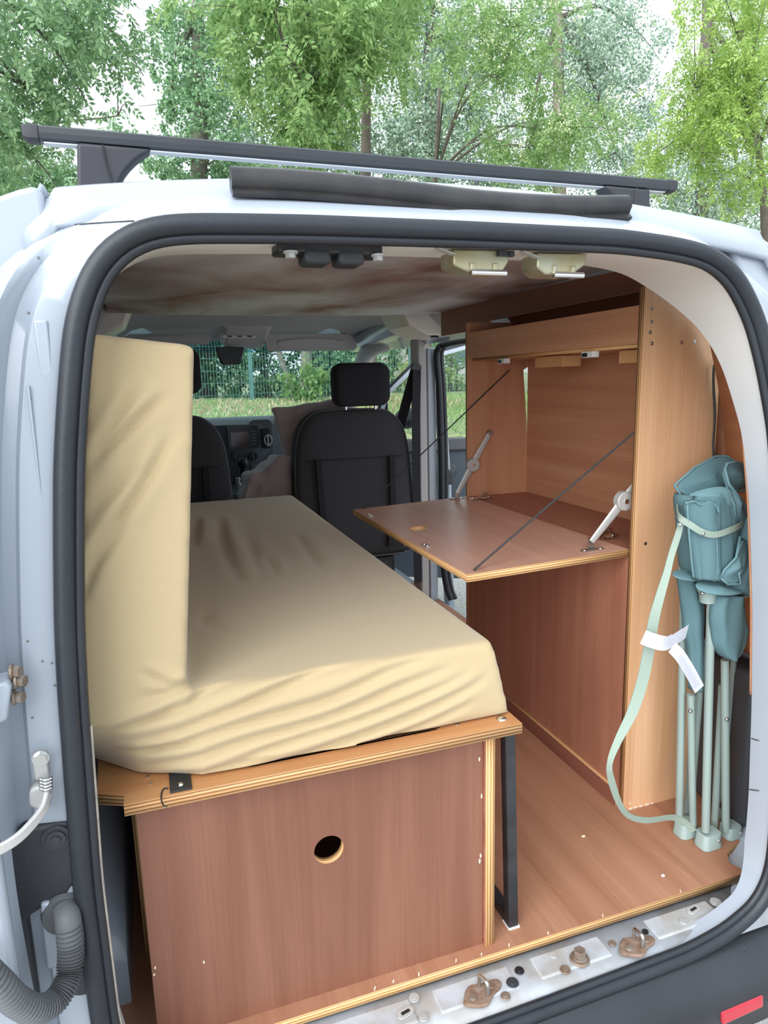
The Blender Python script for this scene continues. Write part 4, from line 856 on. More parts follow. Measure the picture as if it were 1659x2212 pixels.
# ================================================================ FOLDING CHAIR
ch = thing('folding_chair', 'folded teal canvas camping chair with mint green tubes standing on end', 'camping chair', (1.15, 1.12, 0))
def CP(px, py, y): return at(px, py, 1, y)
tubes = [((1467, 1765), (1478, 1240), 1.150, .0085), ((1497, 1785), (1492, 1500), 1.125, .0082), ((1492, 1755), (1520, 1380), 1.165, .0075), ((1524, 1795), (1540, 1130), 1.085, .0090), ((1543, 1785), (1560, 1480), 1.12, .0080), ((1568, 1795), (1566, 1425), 1.095, .0088), ((1558, 1770), (1562, 1560), 1.15, .0070), ((1482, 1760), (1500, 1500), 1.17, .0070), ((1572, 1600), (1592, 1330), 1.14, .0065), ((1473, 1245), (1484, 1120), 1.14, .0085)]
for a, b, y, r in tubes:
    p = CP(*a, y); p[2] = max(p[2], .006); MB().cyl(p, CP(*b, y), r, 14).build('tube', M['mint'], ch, smooth=40)
def cfoot(px, py, y, wdt, hgt):
    c = CP(px, py, y); c[2] = 0
    MB().loft([[(c[0]+q[0]*s_, c[1]+q[1]*s_, z) for q in rrect(-wdt, -.020, wdt, .020, .012, 4)] for s_, z in ((1.0, .0005), (1.02, .006), (.94, hgt*.6), (.92, hgt))]).build('foot', M['mint_pl'], ch, smooth=40, bevel=.001)
    MB().sphere((c[0]+wdt*.45, c[1]-.021, hgt*.6), .0045, 10, 6, (1, .5, 1)).build('rivet', M['steel'], ch, smooth=180)
cfoot(1483, 1755, 1.14, .024, .034); cfoot(1530, 1810, 1.09, .026, .036); cfoot(1577, 1800, 1.10, .022, .028)
for (px, py, y) in ((1491, 1536, 1.115), (1570, 1554, 1.085), (1517, 1281, 1.06)):
    MB().sphere(CP(px, py, y), .0045, 10, 6).build('rivet', M['steel'], ch, smooth=180)
# cloth bundle: lofts through traced widths, with fold ripples in depth
def cloth(rows, y, dep, name, m_='canvas', folds=3, amp=.25, ph=0, n=40, solid=True):
    """rows: (py, px_left, px_right) ; front at y, thickness dep"""
    R0 = np.array(rows, float); t = np.linspace(0, 1, len(R0)); tt = np.linspace(0, 1, 4*len(R0))
    sp_ = np.array(spline([r for r in R0], 5)); rings = []
    for i, (py, xl, xr) in enumerate(sp_):
        f = i/(len(sp_)-1); ring = []
        for k in range(n):
            a = 2*math.pi*k/n; cx_ = (xl+xr)/2; hw_ = (xr-xl)/2
            ca, sa = math.cos(a), math.sin(a)
            ex = np.sign(ca)*abs(ca)**.75
            rip = 1 + amp*math.sin(folds*a + ph + f*2.2)*(abs(sa)**1.0) + .4*amp*math.sin((2*folds+1)*a + 1.7*ph - f*3)
            p = at(cx_ + hw_*ex, py, 1, y); ring.append((p[0], p[1] - dep*.5*sa*rip, p[2]))
        rings.append(ring)
    return MB().loft(rings).build(name, M[m_], ch, smooth=180)
# main rolled seat bundle
cloth([(1070, 1466, 1585), (1085, 1464, 1590), (1130, 1470, 1592), (1180, 1474, 1588), (1225, 1478, 1585), (1250, 1490, 1580)], 1.115, .085, 'seat_roll', folds=5, amp=.10)
cloth([(1083, 1480, 1552), (1095, 1478, 1556), (1160, 1486, 1556), (1220, 1496, 1556), (1250, 1500, 1552)], 1.062, .030, 'front_fold', folds=4, amp=.22, ph=1)
cloth([(1070, 1502, 1560), (1084, 1500, 1572), (1150, 1500, 1584), (1215, 1510, 1584), (1235, 1530, 1578)], 1.078, .035, 'inner_fold', folds=3, amp=.15, ph=2)
for L in ([(1484, 1090), (1488, 1150), (1494, 1215), (1498, 1248)], [(1540, 1098), (1546, 1150), (1549, 1200), (1550, 1246)], [(1480, 1087), (1500, 1083), (1514, 1091), (1530, 1085), (1546, 1092), (1553, 1108)]):
    MB().tube(spline([CP(px, py, 1.047) for px, py in L], 5), .0022, 6).build('seam', M['canvas_hem'], ch, smooth=180)
# top flaps
def flap(pts, y, name, m_='canvas', th=.004, dy=None, hem=True):
    P = [at(px, py, 1, y + (dy[k] if dy else 0)) for k, (px, py) in enumerate(pts)]
    c = np.mean(P, 0) + np.array((0, -.012, 0)); b = MB(); n_ = len(P)
    rings = [[c + (p - c)*s_ + np.array((0, -.004*math.sin(s_*5 + k), 0)) for k, p in enumerate(P)] for s_ in (1, .75, .45, .15)]
    vs = [p for r_ in rings for p in r_] + [c]; fs = []
    for i in range(3):
        for j in range(n_): fs.append((i*n_+j, i*n_+(j+1) % n_, (i+1)*n_+(j+1) % n_, (i+1)*n_+j))
    for j in range(n_): fs.append((3*n_+j, 3*n_+(j+1) % n_, 4*n_))
    b.add(vs, fs); o = b.build(name, M[m_], ch, smooth=70); q = o.modifiers.new('th', 'SOLIDIFY'); q.thickness = th; q.offset = 0; q = o.modifiers.new('sub', 'SUBSURF'); q.levels = 2; q.render_levels = 2
    if hem: MB().tube(P + [P[0]], .0026, 6).build('hem', M['canvas_hem'], o, smooth=180)
    return o
flap([(1457, 1048), (1500, 1010), (1545, 986), (1570, 985), (1590, 1000), (1600, 1040), (1575, 1075), (1520, 1075), (1470, 1070)], 1.135, 'back_flap', dy=[0, .01, .02, .02, .01, 0, -.01, -.01, -.005])
flap([(1563, 1020), (1570, 1002), (1590, 997), (1618, 1008), (1628, 1020), (1626, 1040), (1605, 1062), (1580, 1060), (1566, 1040)], 1.10, 'corner_flap', dy=[-.02, -.02, -.01, .02, .03, .02, 0, -.01, -.02])
flap([(1480, 1075), (1500, 1062), (1540, 1050), (1572, 1050), (1585, 1070), (1590, 1110), (1575, 1100), (1560, 1066), (1520, 1066)], 1.075, 'top_fold', 'canvas_hem', hem=False)
flap([(1565, 1010), (1575, 1048), (1600, 1075), (1614, 1100), (1616, 1120), (1605, 1135), (1590, 1130), (1586, 1090), (1570, 1050)], 1.075, 'side_fold', dy=[0, -.01, 0, .01, .02, .01, 0, -.01, 0])
# right hand bulging arm cloth
cloth([(1115, 1600, 1620), (1150, 1592, 1622), (1180, 1585, 1634), (1210, 1574, 1641), (1235, 1560, 1640), (1262, 1556, 1638), (1280, 1585, 1632)], 1.095, .075, 'arm_cloth', folds=3, amp=.26, ph=.6)
flap([(1556, 1248), (1564, 1232), (1590, 1205), (1598, 1160), (1612, 1170), (1618, 1215), (1596, 1240), (1600, 1262), (1572, 1262)], 1.05, 'arm_fold', dy=[0, 0, -.005, .01, .02, .01, -.01, 0, 0])
# skirt ring and hanging lower cloths
flap([(1448, 1240), (1466, 1228), (1500, 1232), (1525, 1250), (1500, 1258), (1465, 1252)], 1.09, 'skirt', 'canvas_hem', dy=[0, .02, .02, 0, -.02, -.02], hem=False)
flap([(1496, 1262), (1520, 1252), (1560, 1258), (1605, 1272), (1612, 1282), (1570, 1290), (1520, 1284)], 1.06, 'skirt', 'canvas_hem', dy=[0, .02, .02, .02, 0, -.02, -.02], hem=False)
cloth([(1240, 1464, 1500), (1290, 1470, 1516), (1330, 1476, 1520), (1360, 1478, 1518), (1400, 1486, 1516), (1450, 1490, 1512), (1490, 1492, 1508)], 1.12, .030, 'hanging_cloth', folds=3, amp=.25, ph=2)
cloth([(1285, 1545, 1602), (1310, 1536, 1604), (1340, 1534, 1608), (1360, 1536, 1612), (1390, 1540, 1606), (1412, 1552, 1594), (1420, 1562, 1584)], 1.075, .040, 'hanging_pocket', folds=3, amp=.22, ph=0)
# collar on the centre tube
c0, c1 = CP(1528, 1300, 1.085), CP(1529, 1268, 1.085); MB().tube([c0, c0 + (c1-c0)*.55, c1], [.0155, .017, .024], 18).build('collar', M['mint_pl'], ch, smooth=40)
cpl = CP(1606, 1282, 1.08); MB().obox(cpl, (1, 0, 0), (0, 1, 0), (0, 0, 1), .007, .008, .008).build('collar_lug', M['mint_pl'], ch, bevel=.002)
# binding strap, carry strap, care labels
bs = [CP(1462, 1095, 1.11), CP(1466, 1116, 1.06), CP(1490, 1133, 1.045), CP(1518, 1150, 1.040), CP(1545, 1155, 1.042), CP(1575, 1146, 1.05), CP(1600, 1134, 1.07), CP(1613, 1122, 1.11)]
MB().ribbon(spline(bs, 5), .0125, (0, 0, 1), .002).build('binding_strap', M['mint_web'], ch, smooth=60)
MB().sphere(CP(1520, 1153, 1.037), .004, 10, 6, (1, .4, 1)).build('strap_rivet', M['steel'], ch, smooth=180)
cs = [CP(1470, 1130, 1.052), CP(1466, 1150, 1.05), CP(1450, 1200, 1.03), CP(1440, 1240, 1.02), CP(1425, 1290, 1.01), CP(1412, 1340, 1.005), CP(1402, 1400, 1.0), CP(1388, 1470, 1.0), CP(1365, 1540, 1.0), CP(1335, 1600, 1.0), CP(1317, 1650, 1.0), CP(1322, 1690, 1.01), CP(1340, 1740, 1.03), CP(1362, 1764, 1.05), CP(1400, 1772, 1.065), CP(1450, 1766, 1.075), CP(1478, 1775, 1.075), CP(1498, 1795, 1.072)]
wds = [.013, .013, .012, .014, .017, .021, .023, .024, .020, .014, .010, .014, .012, .012, .016, .018, .014, .014]
wdir = [(1, 0, 0)]*2 + [(1, -.3, 0)]*3 + [(1, -.15, 0)]*3 + [(1, -.4, .1), (.9, -.6, .1), (.7, -.8, .2), (.6, -.7, .4), (.3, -.6, .7), (.1, -.3, .95), (0, -.3, .95), (0, -.4, .9), (0, -.3, .95), (0, -.3, .95)]
sp_ = spline(cs, 5); tt_ = np.linspace(0, len(cs)-1, len(sp_)); 
st = MB().ribbon(sp_, list(np.interp(tt_, range(len(cs)), wds)), [tuple(np.array([np.interp(t_, range(len(cs)), [w_[k] for w_ in wdir]) for k in range(3)])) for t_ in tt_], .0018).build('carry_strap', M['mint_web'], ch, smooth=60)
MB().sphere(CP(1470, 1134, 1.045), .004, 10, 6, (1, .4, 1)).build('strap_rivet', M['steel'], st, smooth=180)
def label_strip(path, wd, wdir_, name):
    return MB().ribbon(spline(path, 5), wd, wdir_, .0006).build(name, M['label'], ch, smooth=60)
l1 = label_strip([CP(1389, 1376, .985), CP(1410, 1384, .975), CP(1440, 1390, .97), CP(1466, 1376, .975), CP(1484, 1364, .985)], .030, (.1, -.2, 1), 'care_label')
l2 = label_strip([CP(1452, 1398, .975), CP(1470, 1418, .972), CP(1490, 1450, .97), CP(1511, 1489, .97)], .0235, (.85, 0, .45), 'care_label')
# rows of small print on the labels
for k in range(13):
    p = CP(1470 + k*3.05, 1417 + k*5.4, .966); MB().obox(p, (.87, 0, .48), (-.48, 0, .87), (0, 1, 0), .0085 - .0015*(k % 3 == 1), .0009, .0002).build('print_line', M['ink'], l2)
for k in range(4):
    p = CP(1442 + k*4, 1377 + k*5.5, .966); MB().obox(p, (.87, 0, .48), (-.48, 0, .87), (0, 1, 0), .010 - .002*(k == 3), .0007, .0002).build('print_line', M['ink'], l1)

# ================================================================ small loose things
cb = [CP(1590, 800, 1.20), CP(1565, 790, 1.235), CP(1552, 783, 1.25), CP(1543, 790, 1.252), CP(1541, 830, 1.254), CP(1544, 900, 1.254), CP(1541, 960, 1.254), CP(1543, 1010, 1.24)]
tag(MB().tube(spline(cb, 6), .0028, 8).build('power_cable', M['cord'], smooth=180), 'thin black cable hanging down the plywood end panel of the cabinet', 'cable')
for (px, py, r, mt, lb) in ((1260, 1808, .0045, 'edge_crumb', 'yellowish crumb on the plywood floor left of the chair feet'), (1432, 1893, .0042, 'white_crumb', 'white crumb near the rear edge of the plywood floor')):
    M[mt] = mat(mt, (.75, .62, .38) if 'edge' in mt else (.75, .73, .7), .8)
    c = at(px, py, 2, 0); b = MB().sphere((c[0], c[1], r*.5), r, 7, 5, (1.2, .8, .55)); b.v = [(x_ + r*.25*random.uniform(-1, 1), y_ + r*.25*random.uniform(-1, 1), max(z_, 0.0003)) for x_, y_, z_ in b.v]
    tag(b.build('crumb', M[mt], smooth=40), lb, 'crumb', 'crumbs on the floor')

# ================================================================ OUTDOORS: fence, hedge, trees
def quads_mesh(name, V4, m_, parent, kind='stuff', loc=None):
    """V4: (n,4,3) leaf quads"""
    n = len(V4); B = base_of(parent) if parent else Vector(loc or (0, 0, 0))
    me = bpy.data.meshes.new(name); me.vertices.add(n*4); me.loops.add(n*4); me.polygons.add(n)
    me.vertices.foreach_set('co', (V4.reshape(-1, 3) - np.array(B)).astype(np.float32).ravel())
    me.loops.foreach_set('vertex_index', np.arange(n*4, dtype=np.int32)); me.polygons.foreach_set('loop_start', np.arange(0, n*4, 4, dtype=np.int32))
    me.update(calc_edges=True); me.materials.append(m_)
    o = bpy.data.objects.new(name, me); COL.objects.link(o)
    if parent: o.parent = parent
    if kind: o['kind'] = kind
    return o
def unit(a): return a/(np.linalg.norm(a, axis=-1, keepdims=True) + 1e-9)
def leaves(C, L, W, droop=.5, r=rng):
    """simple leaves at centres C (n,3)"""
    n = len(C); d = unit(r.normal(size=(n, 3)) + np.array((0, 0, -droop))); s = unit(np.cross(d, r.normal(size=(n, 3)))); l = L*r.uniform(.65, 1.25, (n, 1)); w_ = W*r.uniform(.7, 1.2, (n, 1))
    nn = np.cross(d, s)
    return np.stack([C - d*l/2, C + s*w_/2 - d*l*.08 + nn*w_*.12, C + d*l/2, C - s*w_/2 - d*l*.08 + nn*w_*.12], 1)
def fronds(C, FL, L, W, pairs, r=rng, droop=.75):
    """compound leaves: a drooping midrib with pairs of leaflets"""
    out = []
    n = len(C); d = unit(r.normal(size=(n, 3))*np.array((1, 1, .55)) + np.array((0, 0, -droop))); s = unit(np.cross(d, np.array((0, 0, 1.)) + .6*r.normal(size=(n, 3))))
    fl = FL*r.uniform(.7, 1.2, (n, 1)); nn = np.cross(d, s)
    for k in range(pairs):
        t = (k + .6)/pairs; p = C + d*fl*t + np.array((0, 0, -1.))*fl*.18*t*t
        for sg in (-1, 1):
            ld = unit(s*sg*.85 + d*.55 + np.array((0, 0, -.25)) + .18*r.normal(size=(n, 3))); l = L*(1 - .35*abs(t-.5))*r.uniform(.8, 1.15, (n, 1)); ws = unit(np.cross(ld, nn + .3*r.normal(size=(n, 3))))*W*.5
            out.append(np.stack([p, p + ld*l*.45 + ws, p + ld*l, p + ld*l*.45 - ws], 1))
    p = C + d*fl + np.array((0, 0, -1.))*fl*.18; ws = s*W*.5
    out.append(np.stack([p, p + d*L*.45 + ws, p + d*L, p + d*L*.45 - ws], 1))
    return np.concatenate(out)
def clumped(c, rad, n, m_, sz, r=rng):
    """n points in m_ sub-clumps inside an ellipsoid"""
    c = np.array(c, float); rad = np.array(rad, float)
    u = unit(r.normal(size=(m_, 3)))*r.uniform(0, 1, (m_, 1))**(1/2.4)
    cc = c + u*rad; k = r.integers(0, m_, n)
    return cc[k] + r.normal(size=(n, 3))*rad.min()*sz*r.uniform(.6, 1.2, (n, 1))
M['bark'] = mat('grey_bark', (.16, .135, .115), .9, var=(9, .2, (.09, .075, .06)), bump=(25, 1))
M['bark_pale'] = mat('pale_bark', (.34, .30, .25), .9, var=(12, .2, (.18, .13, .09)), bump=(30, 1))
M['twig'] = mat('twig_bark', (.11, .095, .075), .9)
M['lf_mid'] = leafmat('leaf_fresh_green', lin((172, 198, 130)), lin((106, 144, 84)), .5)
M['lf_left'] = leafmat('leaf_soft_green', lin((164, 194, 142)), lin((98, 134, 96)), .45)
M['lf_yel'] = leafmat('leaf_yellow_green', lin((186, 208, 118)), lin((128, 162, 82)), .5)
M['lf_ivy'] = leafmat('leaf_ivy', lin((194, 212, 186)), lin((96, 130, 106)), .35, .3)
M['lf_dark'] = leafmat('leaf_dark_green', lin((156, 192, 140)), lin((84, 124, 88)), .35, .35)
M['lf_hedge'] = leafmat('leaf_hedge', lin((126, 168, 110)), lin((52, 88, 62)), .3, .35)
M['flower'] = leafmat('cream_blossom', lin((236, 236, 200)), lin((206, 214, 160)), .4)
M['dry'] = leafmat('dry_leaf', lin((222, 204, 172)), lin((176, 150, 116)), .3)
M['blade'] = leafmat('grass_blade', lin((196, 214, 150)), lin((134, 168, 104)), .4)

def branchy(t, pts, r0, r1, name='branch', m_='twig'):
    P = spline([np.array(p, float) for p in pts], 6); return MB().tube(P, list(np.linspace(r0, r1, len(P))), 8).build(name, M[m_], t, smooth=180)
def tree(label, trunk, r, clusters, leafm, mode, spec, group, trunk_m='bark', branches=(), blossom=0, seed=1):
    """clusters: (px, py, depth, rx_px, ry_px, rdepth, count, subclumps, clumpsize)"""
    rr = np.random.default_rng(seed); b0 = trunk[0]
    t = thing('tree', label, 'tree', (b0[0], b0[1], gz(b0[0], b0[1])), group)
    P = spline([np.array(p, float) for p in trunk], 6); MB().tube(P, list(np.linspace(r, r*.3, len(P))), 12).build('trunk', M[trunk_m], t, smooth=180)
    allv = []; fl = []
    for (px, py, dep, rx, ry, rd, cnt, sub, sz) in clusters:
        c = at(px, py, 1, dep); D = (c - CAM) @ CF; kx = D/FPX
        cnt = int(cnt*(.62 if mode == 'frond' else 1.45)); pts = clumped(c, (rx*kx*1.08, rd*1.3, ry*kx*1.08), cnt, sub, sz*.85, rr)
        allv.append(fronds(pts, *spec, r=rr) if mode == 'frond' else leaves(pts, *spec, r=rr))
        if blossom:
            q = clumped(c + np.array((0, -rd*.3, ry*kx*.2)), (rx*kx, rd, ry*kx), int(cnt*blossom), max(4, sub//2), sz*.5, rr); fl.append(leaves(q, .028, .024, 0, rr))
        # branch from the trunk top region to this cluster
        j = P[int(len(P)*.75)]; mid = (np.array(j) + c)/2 + np.array((0, 0, .12*np.linalg.norm(c - j)))
        branchy(t, [j, mid, c], r*.32, r*.06)
        for q in range(5):
            e = c + rr.normal(size=3)*np.array((rx*kx, rd, ry*kx))*.6; branchy(t, [c, (c+e)/2 + np.array((0, 0, .05)), e], r*.07, r*.02, 'twig')
    quads_mesh('foliage', np.concatenate(allv), M[leafm], t)
    if fl: quads_mesh('blossom', np.concatenate(fl), M['flower'], t)
    for bpts in branches: branchy(t, bpts, r*.25, r*.08)
    return t
def tk(px, dep, pxtop, pytop, lean=0):
    pytop = -220
    a = at(px, 500, 1, dep); e = at(pxtop, pytop, 1, dep); return [(a[0], dep, gz(a[0], dep) - .05), (a[0]*.6 + e[0]*.4 + lean, dep, a[2]*.7 + e[2]*.3), (e[0], dep, e[2])]
G1, G2 = 'trees overhanging the van', 'trees beyond the fence'
CS = (.17, .052, .021, 6)
tree('drooping soft green tree whose leafy branches fill the upper left corner', [(-4.2, 7.0, 0), (-4.0, 6.8, 3), (-3.2, 6.2, 5.5)], .16,
     [(60, 40, 5.0, 170, 110, .5, 560, 26, .30), (215, 45, 5.2, 90, 85, .4, 260, 14, .30), (55, 190, 5.4, 110, 90, .5, 330, 22, .28), (20, 300, 5.6, 60, 60, .5, 120, 10, .3), (-60, 150, 5.2, 120, 200, .5, 260, 20, .3)], 'lf_left', 'frond', CS, G1, seed=11)
tree('small-leaved tree showing low at the left behind the roof bar end', [(-2.4, 8.5, 0), (-2.2, 8.4, 2), (-1.6, 8.2, 3.6)], .10,
     [(70, 375, 8.0, 110, 50, .5, 360, 22, .32), (10, 340, 8.2, 60, 80, .5, 180, 12, .32), (255, 250, 8.0, 22, 30, .3, 18, 4, .35)], 'lf_dark', 'frond', (.20, .07, .028, 6), G1, seed=12)
tree('fresh green tree with drooping compound leaves hanging over the middle of the van', [(3.1, 9.5, 0), (3.0, 9.2, 3.5), (2.4, 7.0, 5.4)], .11,
     [(640, 60, 5.6, 180, 100, .5, 760, 30, .28), (650, 200, 5.6, 120, 105, .45, 560, 26, .27), (760, 90, 5.8, 110, 110, .5, 360, 20, .28), (520, 60, 5.8, 80, 90, .5, 220, 14, .3), (860, 60, 6.0, 60, 110, .4, 190, 12, .3), (700, 300, 5.8, 70, 40, .3, 90, 9, .3), (640, -60, 5.6, 330, 60, .6, 420, 26, .4)], 'lf_mid', 'frond', (.18, .062, .024, 6), G1, seed=13,
     branches=[[at(655, 0, 1, 5.5), at(665, 80, 1, 5.5), at(650, 170, 1, 5.55), at(640, 270, 1, 5.6)], [at(590, 0, 1, 5.5), at(620, 110, 1, 5.5), at(660, 180, 1, 5.5)]])
tree('light green tree with cream blossom hanging right of the middle', [(4.6, 11.2, 0), (4.6, 10.8, 3.0), (4.2, 9.5, 5.0)], .07,
     [(1100, 60, 7.6, 150, 90, .6, 520, 26, .28), (1200, 280, 7.6, 120, 85, .6, 560, 26, .26), (1070, 160, 7.8, 90, 80, .6, 260, 18, .3), (1140, 320, 7.8, 100, 50, .5, 220, 14, .3), (1290, 260, 8.0, 60, 60, .5, 140, 12, .3), (980, 130, 8.0, 50, 100, .5, 150, 12, .3)], 'lf_mid', 'frond', (.20, .060, .022, 6), G1, blossom=1.1, seed=14)
tree('bright yellow-green tree with drooping compound leaves filling the right side', [(9.8, 9.0, 0), (9.4, 8.8, 3.2), (7.6, 7.6, 5.0)], .10,
     [(1590, 70, 6.0, 130, 120, .5, 700, 30, .27), (1600, 240, 6.0, 110, 110, .5, 620, 28, .27), (1500, 190, 6.3, 80, 110, .5, 360, 20, .28), (1620, 390, 6.2, 70, 60, .4, 200, 14, .28), (1500, 330, 6.5, 70, 70, .5, 220, 14, .3), (1740, 180, 6.0, 110, 240, .5, 500, 24, .3), (1420, 330, 7.0, 60, 60, .4, 120, 10, .3), (1600, -70, 6.2, 180, 60, .5, 260, 16, .35)], 'lf_yel', 'frond', (.18, .055, .021, 6), G1, seed=15,
     branches=[[at(1700, 130, 1, 5.9), at(1640, 190, 1, 5.9), at(1610, 210, 1, 5.95), at(1540, 235, 1, 6.0)], [at(1612, 210, 1, 5.95), at(1625, 270, 1, 6), at(1600, 330, 1, 6)]])
SL = (.066, .052)
def BT(label, tx, dep, ptx, cl, m_, seed, tm='bark', r=.22): return tree(label, tk(tx, dep, ptx, 60), r, cl, m_, 'leaf', (SL[0]*dep/14, SL[1]*dep/14, .4), G2, trunk_m=tm, seed=seed)
BT('tall ivy-green tree behind the van left of centre', 420, 14, 430, [(440, 60, 14, 100, 110, 1.2, 3600, 60, .16), (440, 230, 14, 100, 100, 1.2, 3400, 60, .16), (370, 190, 14, 45, 110, 1.0, 900, 26, .12), (450, 355, 14, 170, 55, 1.2, 3400, 50, .2), (350, 40, 14.5, 35, 60, 1, 450, 14, .14)], 'lf_dark', 21)
BT('ivy-covered tree standing behind the middle of the roof bar', 690, 16, 680, [(620, 330, 16, 190, 75, 1.2, 4200, 70, .18), (760, 330, 16, 120, 75, 1.2, 2400, 50, .18), (680, 120, 17, 230, 150, 1.2, 4200, 80, .16)], 'lf_ivy', 22, 'bark_pale')
BT('dense blue-green ivy tree behind the van right of centre', 930, 15, 930, [(930, 180, 15, 110, 190, 1.2, 8500, 90, .15), (900, 350, 15, 130, 80, 1.2, 5000, 60, .18), (1010, 270, 15.5, 90, 150, 1.2, 3000, 60, .16), (930, 20, 15, 130, 90, 1.2, 2600, 50, .17)], 'lf_ivy', 23)
BT('pale-trunked tree behind the blossom branches', 1215, 15, 1200, [(1130, 350, 15, 130, 80, 1.2, 3600, 60, .18), (1260, 130, 15, 120, 130, 1.2, 5500, 70, .16), (1330, 180, 15.5, 90, 110, 1.2, 2200, 46, .16), (1330, 330, 15, 120, 90, 1.2, 3400, 60, .18), (1200, 20, 16, 150, 80, 1.2, 2400, 44, .18), (1370, 60, 16, 50, 90, 1, 800, 20, .2)], 'lf_ivy', 24, 'bark_pale')
BT('dark-trunked ivy tree at the far right behind the yellow-green branches', 1520, 15, 1530, [(1480, 420, 15, 150, 90, 1.2, 4200, 70, .18), (1600, 440, 14.5, 120, 90, 1.2, 5000, 60, .2), (1560, 300, 16, 160, 110, 1.2, 3600, 60, .18), (1640, 120, 16, 110, 160, 1.2, 2600, 50, .18), (1700, 420, 15, 90, 110, 1.2, 1500, 30, .22)], 'lf_ivy', 25)
# fence
YF = 12.0
fen = thing('fence', 'dark green welded mesh fence with square posts on the bank', 'fence', (4, YF, gz(4, YF)))
PX = [-1.15 - 2.92, -1.15, 1.77, 4.69, 7.61, 10.53, 13.45, 16.37]
M['fence'] = mat('fence_green', (.10, .22, .19), .5)
for x_ in PX: MB().box((x_-.035, YF-.03, gz(x_, YF)-.1), (x_+.035, YF+.03, 2.55)).build('post', M['fence'], fen, bevel=.004)
for i in range(len(PX)-1):
    b = MB(); xa, xb = PX[i]+.03, PX[i+1]-.03; z0 = gz(xa, YF)+.05
    for k in range(int((xb-xa)/.05)): b.add(*((lambda x_: ([(x_-.0035, YF-.04, z0), (x_+.0035, YF-.04, z0), (x_, YF-.036, z0), (x_-.0035, YF-.04, 2.45), (x_+.0035, YF-.04, 2.45), (x_, YF-.036, 2.45)], [(0,1,4,3),(1,2,5,4),(2,0,3,5)]))(xa + .025 + k*.05)))
    for k in range(9): b.box((xa, YF-.050, z0 + .1 + k*.2), (xb, YF-.042, z0 + .107 + k*.2))
    tag(b.build('mesh_panel', M['fence'], fen), kind='stuff')
kw = MB()
for (xa, xb) in ((3.2, 15),): kw.box((xa, YF+.06, .2), (xb, YF+.26, .84))
M['concrete'] = mat('concrete', (.42, .40, .37), .9, var=(10, .3, (.30, .28, .25)), bump=(40, .5))
tag(kw.build('kerb_wall', M['concrete'], smooth=30, bevel=.02), 'low concrete wall along the foot of the fence at the right', 'wall')
# hedge and shrubs seen through the windscreen and the side doorway
def shrub(name, label, cat, c, rad, n_, sub, sz, m_, lf, group=None, stem=True, seed=1):
    r_ = np.random.default_rng(seed); g_ = gz(c[0], c[1]); t = thing(name, label, cat, (c[0], c[1], g_), group)
    P = clumped(c, rad, n_, sub, sz, r_); P[:, 2] = np.maximum(P[:, 2], g_ + .03)
    quads_mesh('foliage', leaves(P, lf[0], lf[1], .4, r_), M[m_], t)
    if stem:
        for k in range(3):
            e = np.array(c) + r_.normal(size=3)*np.array(rad)*.35; MB().tube(spline([(c[0]+.1*k, c[1], g_-.05), (np.array(c)+e)/2 - np.array((0, 0, .2)), e], 5), list(np.linspace(.03, .012, 11)), 8).build('stem', M['bark'], t, smooth=180)
    return t
HG = 'shrubs along the fence'
shrub('shrub', 'dense dark hedge shrub behind the fence at the left of the windscreen', 'shrub', (.4, 13.4, 1.9), (1.5, .6, 1.3), 11000, 110, .16, 'lf_hedge', (.085, .06), HG, seed=31)
shrub('shrub', 'dark leafy shrub behind the fence left of the windscreen middle', 'shrub', (2.2, 13.5, 1.9), (1.2, .6, 1.3), 9500, 100, .16, 'lf_hedge', (.08, .055), HG, seed=32)
shrub('shrub', 'ivy-green shrub behind the fence near the passenger headrest', 'shrub', (3.9, 13.2, 1.8), (1.0, .6, 1.2), 8500, 90, .16, 'lf_dark', (.09, .075), HG, seed=33)
shrub('shrub', 'light green bush in front of the fence behind the upright pillow', 'shrub', (2.6, 11.5, 1.05), (.45, .3, .32), 900, 26, .22, 'lf_mid', (.085, .06), HG, seed=34)
shrub('shrub', 'leafy shrub behind the front pillar at the windscreen corner', 'shrub', (5.2, 13.6, 2.0), (.8, .5, 1.1), 5000, 60, .18, 'lf_dark', (.085, .06), HG, seed=35)
shrub('shrub', 'slim bright shrub behind the railings in the side doorway', 'shrub', (6.15, 13.6, 1.5), (.55, .4, .8), 1500, 34, .2, 'lf_mid', (.07, .045), HG, seed=36)
shrub('shrub', 'pale flowering bush on the wall in the side doorway', 'shrub', (5.2, 12.8, 1.15), (.7, .3, .32), 1100, 30, .22, 'lf_yel', (.06, .04), HG, seed=37)
shrub('shrub', 'tall shrub at the right edge of the side doorway view', 'shrub', (7.0, 13.2, 1.8), (.6, .5, 1.0), 1800, 40, .2, 'lf_mid', (.07, .045), HG, seed=38)
shrub('shrub', 'hedge shrub behind the fence hidden left of the driver seat', 'shrub', (-1.8, 13.5, 1.8), (1.4, .6, 1.3), 5500, 80, .18, 'lf_hedge', (.085, .06), HG, seed=39)
BG = 'distant trees closing the view'
for k, (x_, lb) in enumerate(((-9, 'hazy distant tree far left of the van behind the fence'), (-3.5, 'hazy distant tree behind the hedge left of the windscreen'), (2, 'hazy distant tree behind the hedge in the windscreen middle'), (7.5, 'hazy distant tree behind the headrest'), (22, 'hazy distant tree far to the right of the pale building'), (27, 'hazy distant tree at the far right beyond the lawn'))):
    y_ = 24 + (k % 2)*2; g_ = gz(x_, y_)
    t_ = shrub('distant_tree', lb, 'tree', (x_, y_, g_ + 3.2), (3.3, 1.2, 3.2), 4200, 120, .2, 'lf_ivy', (.22, .17), BG, seed=70 + k)
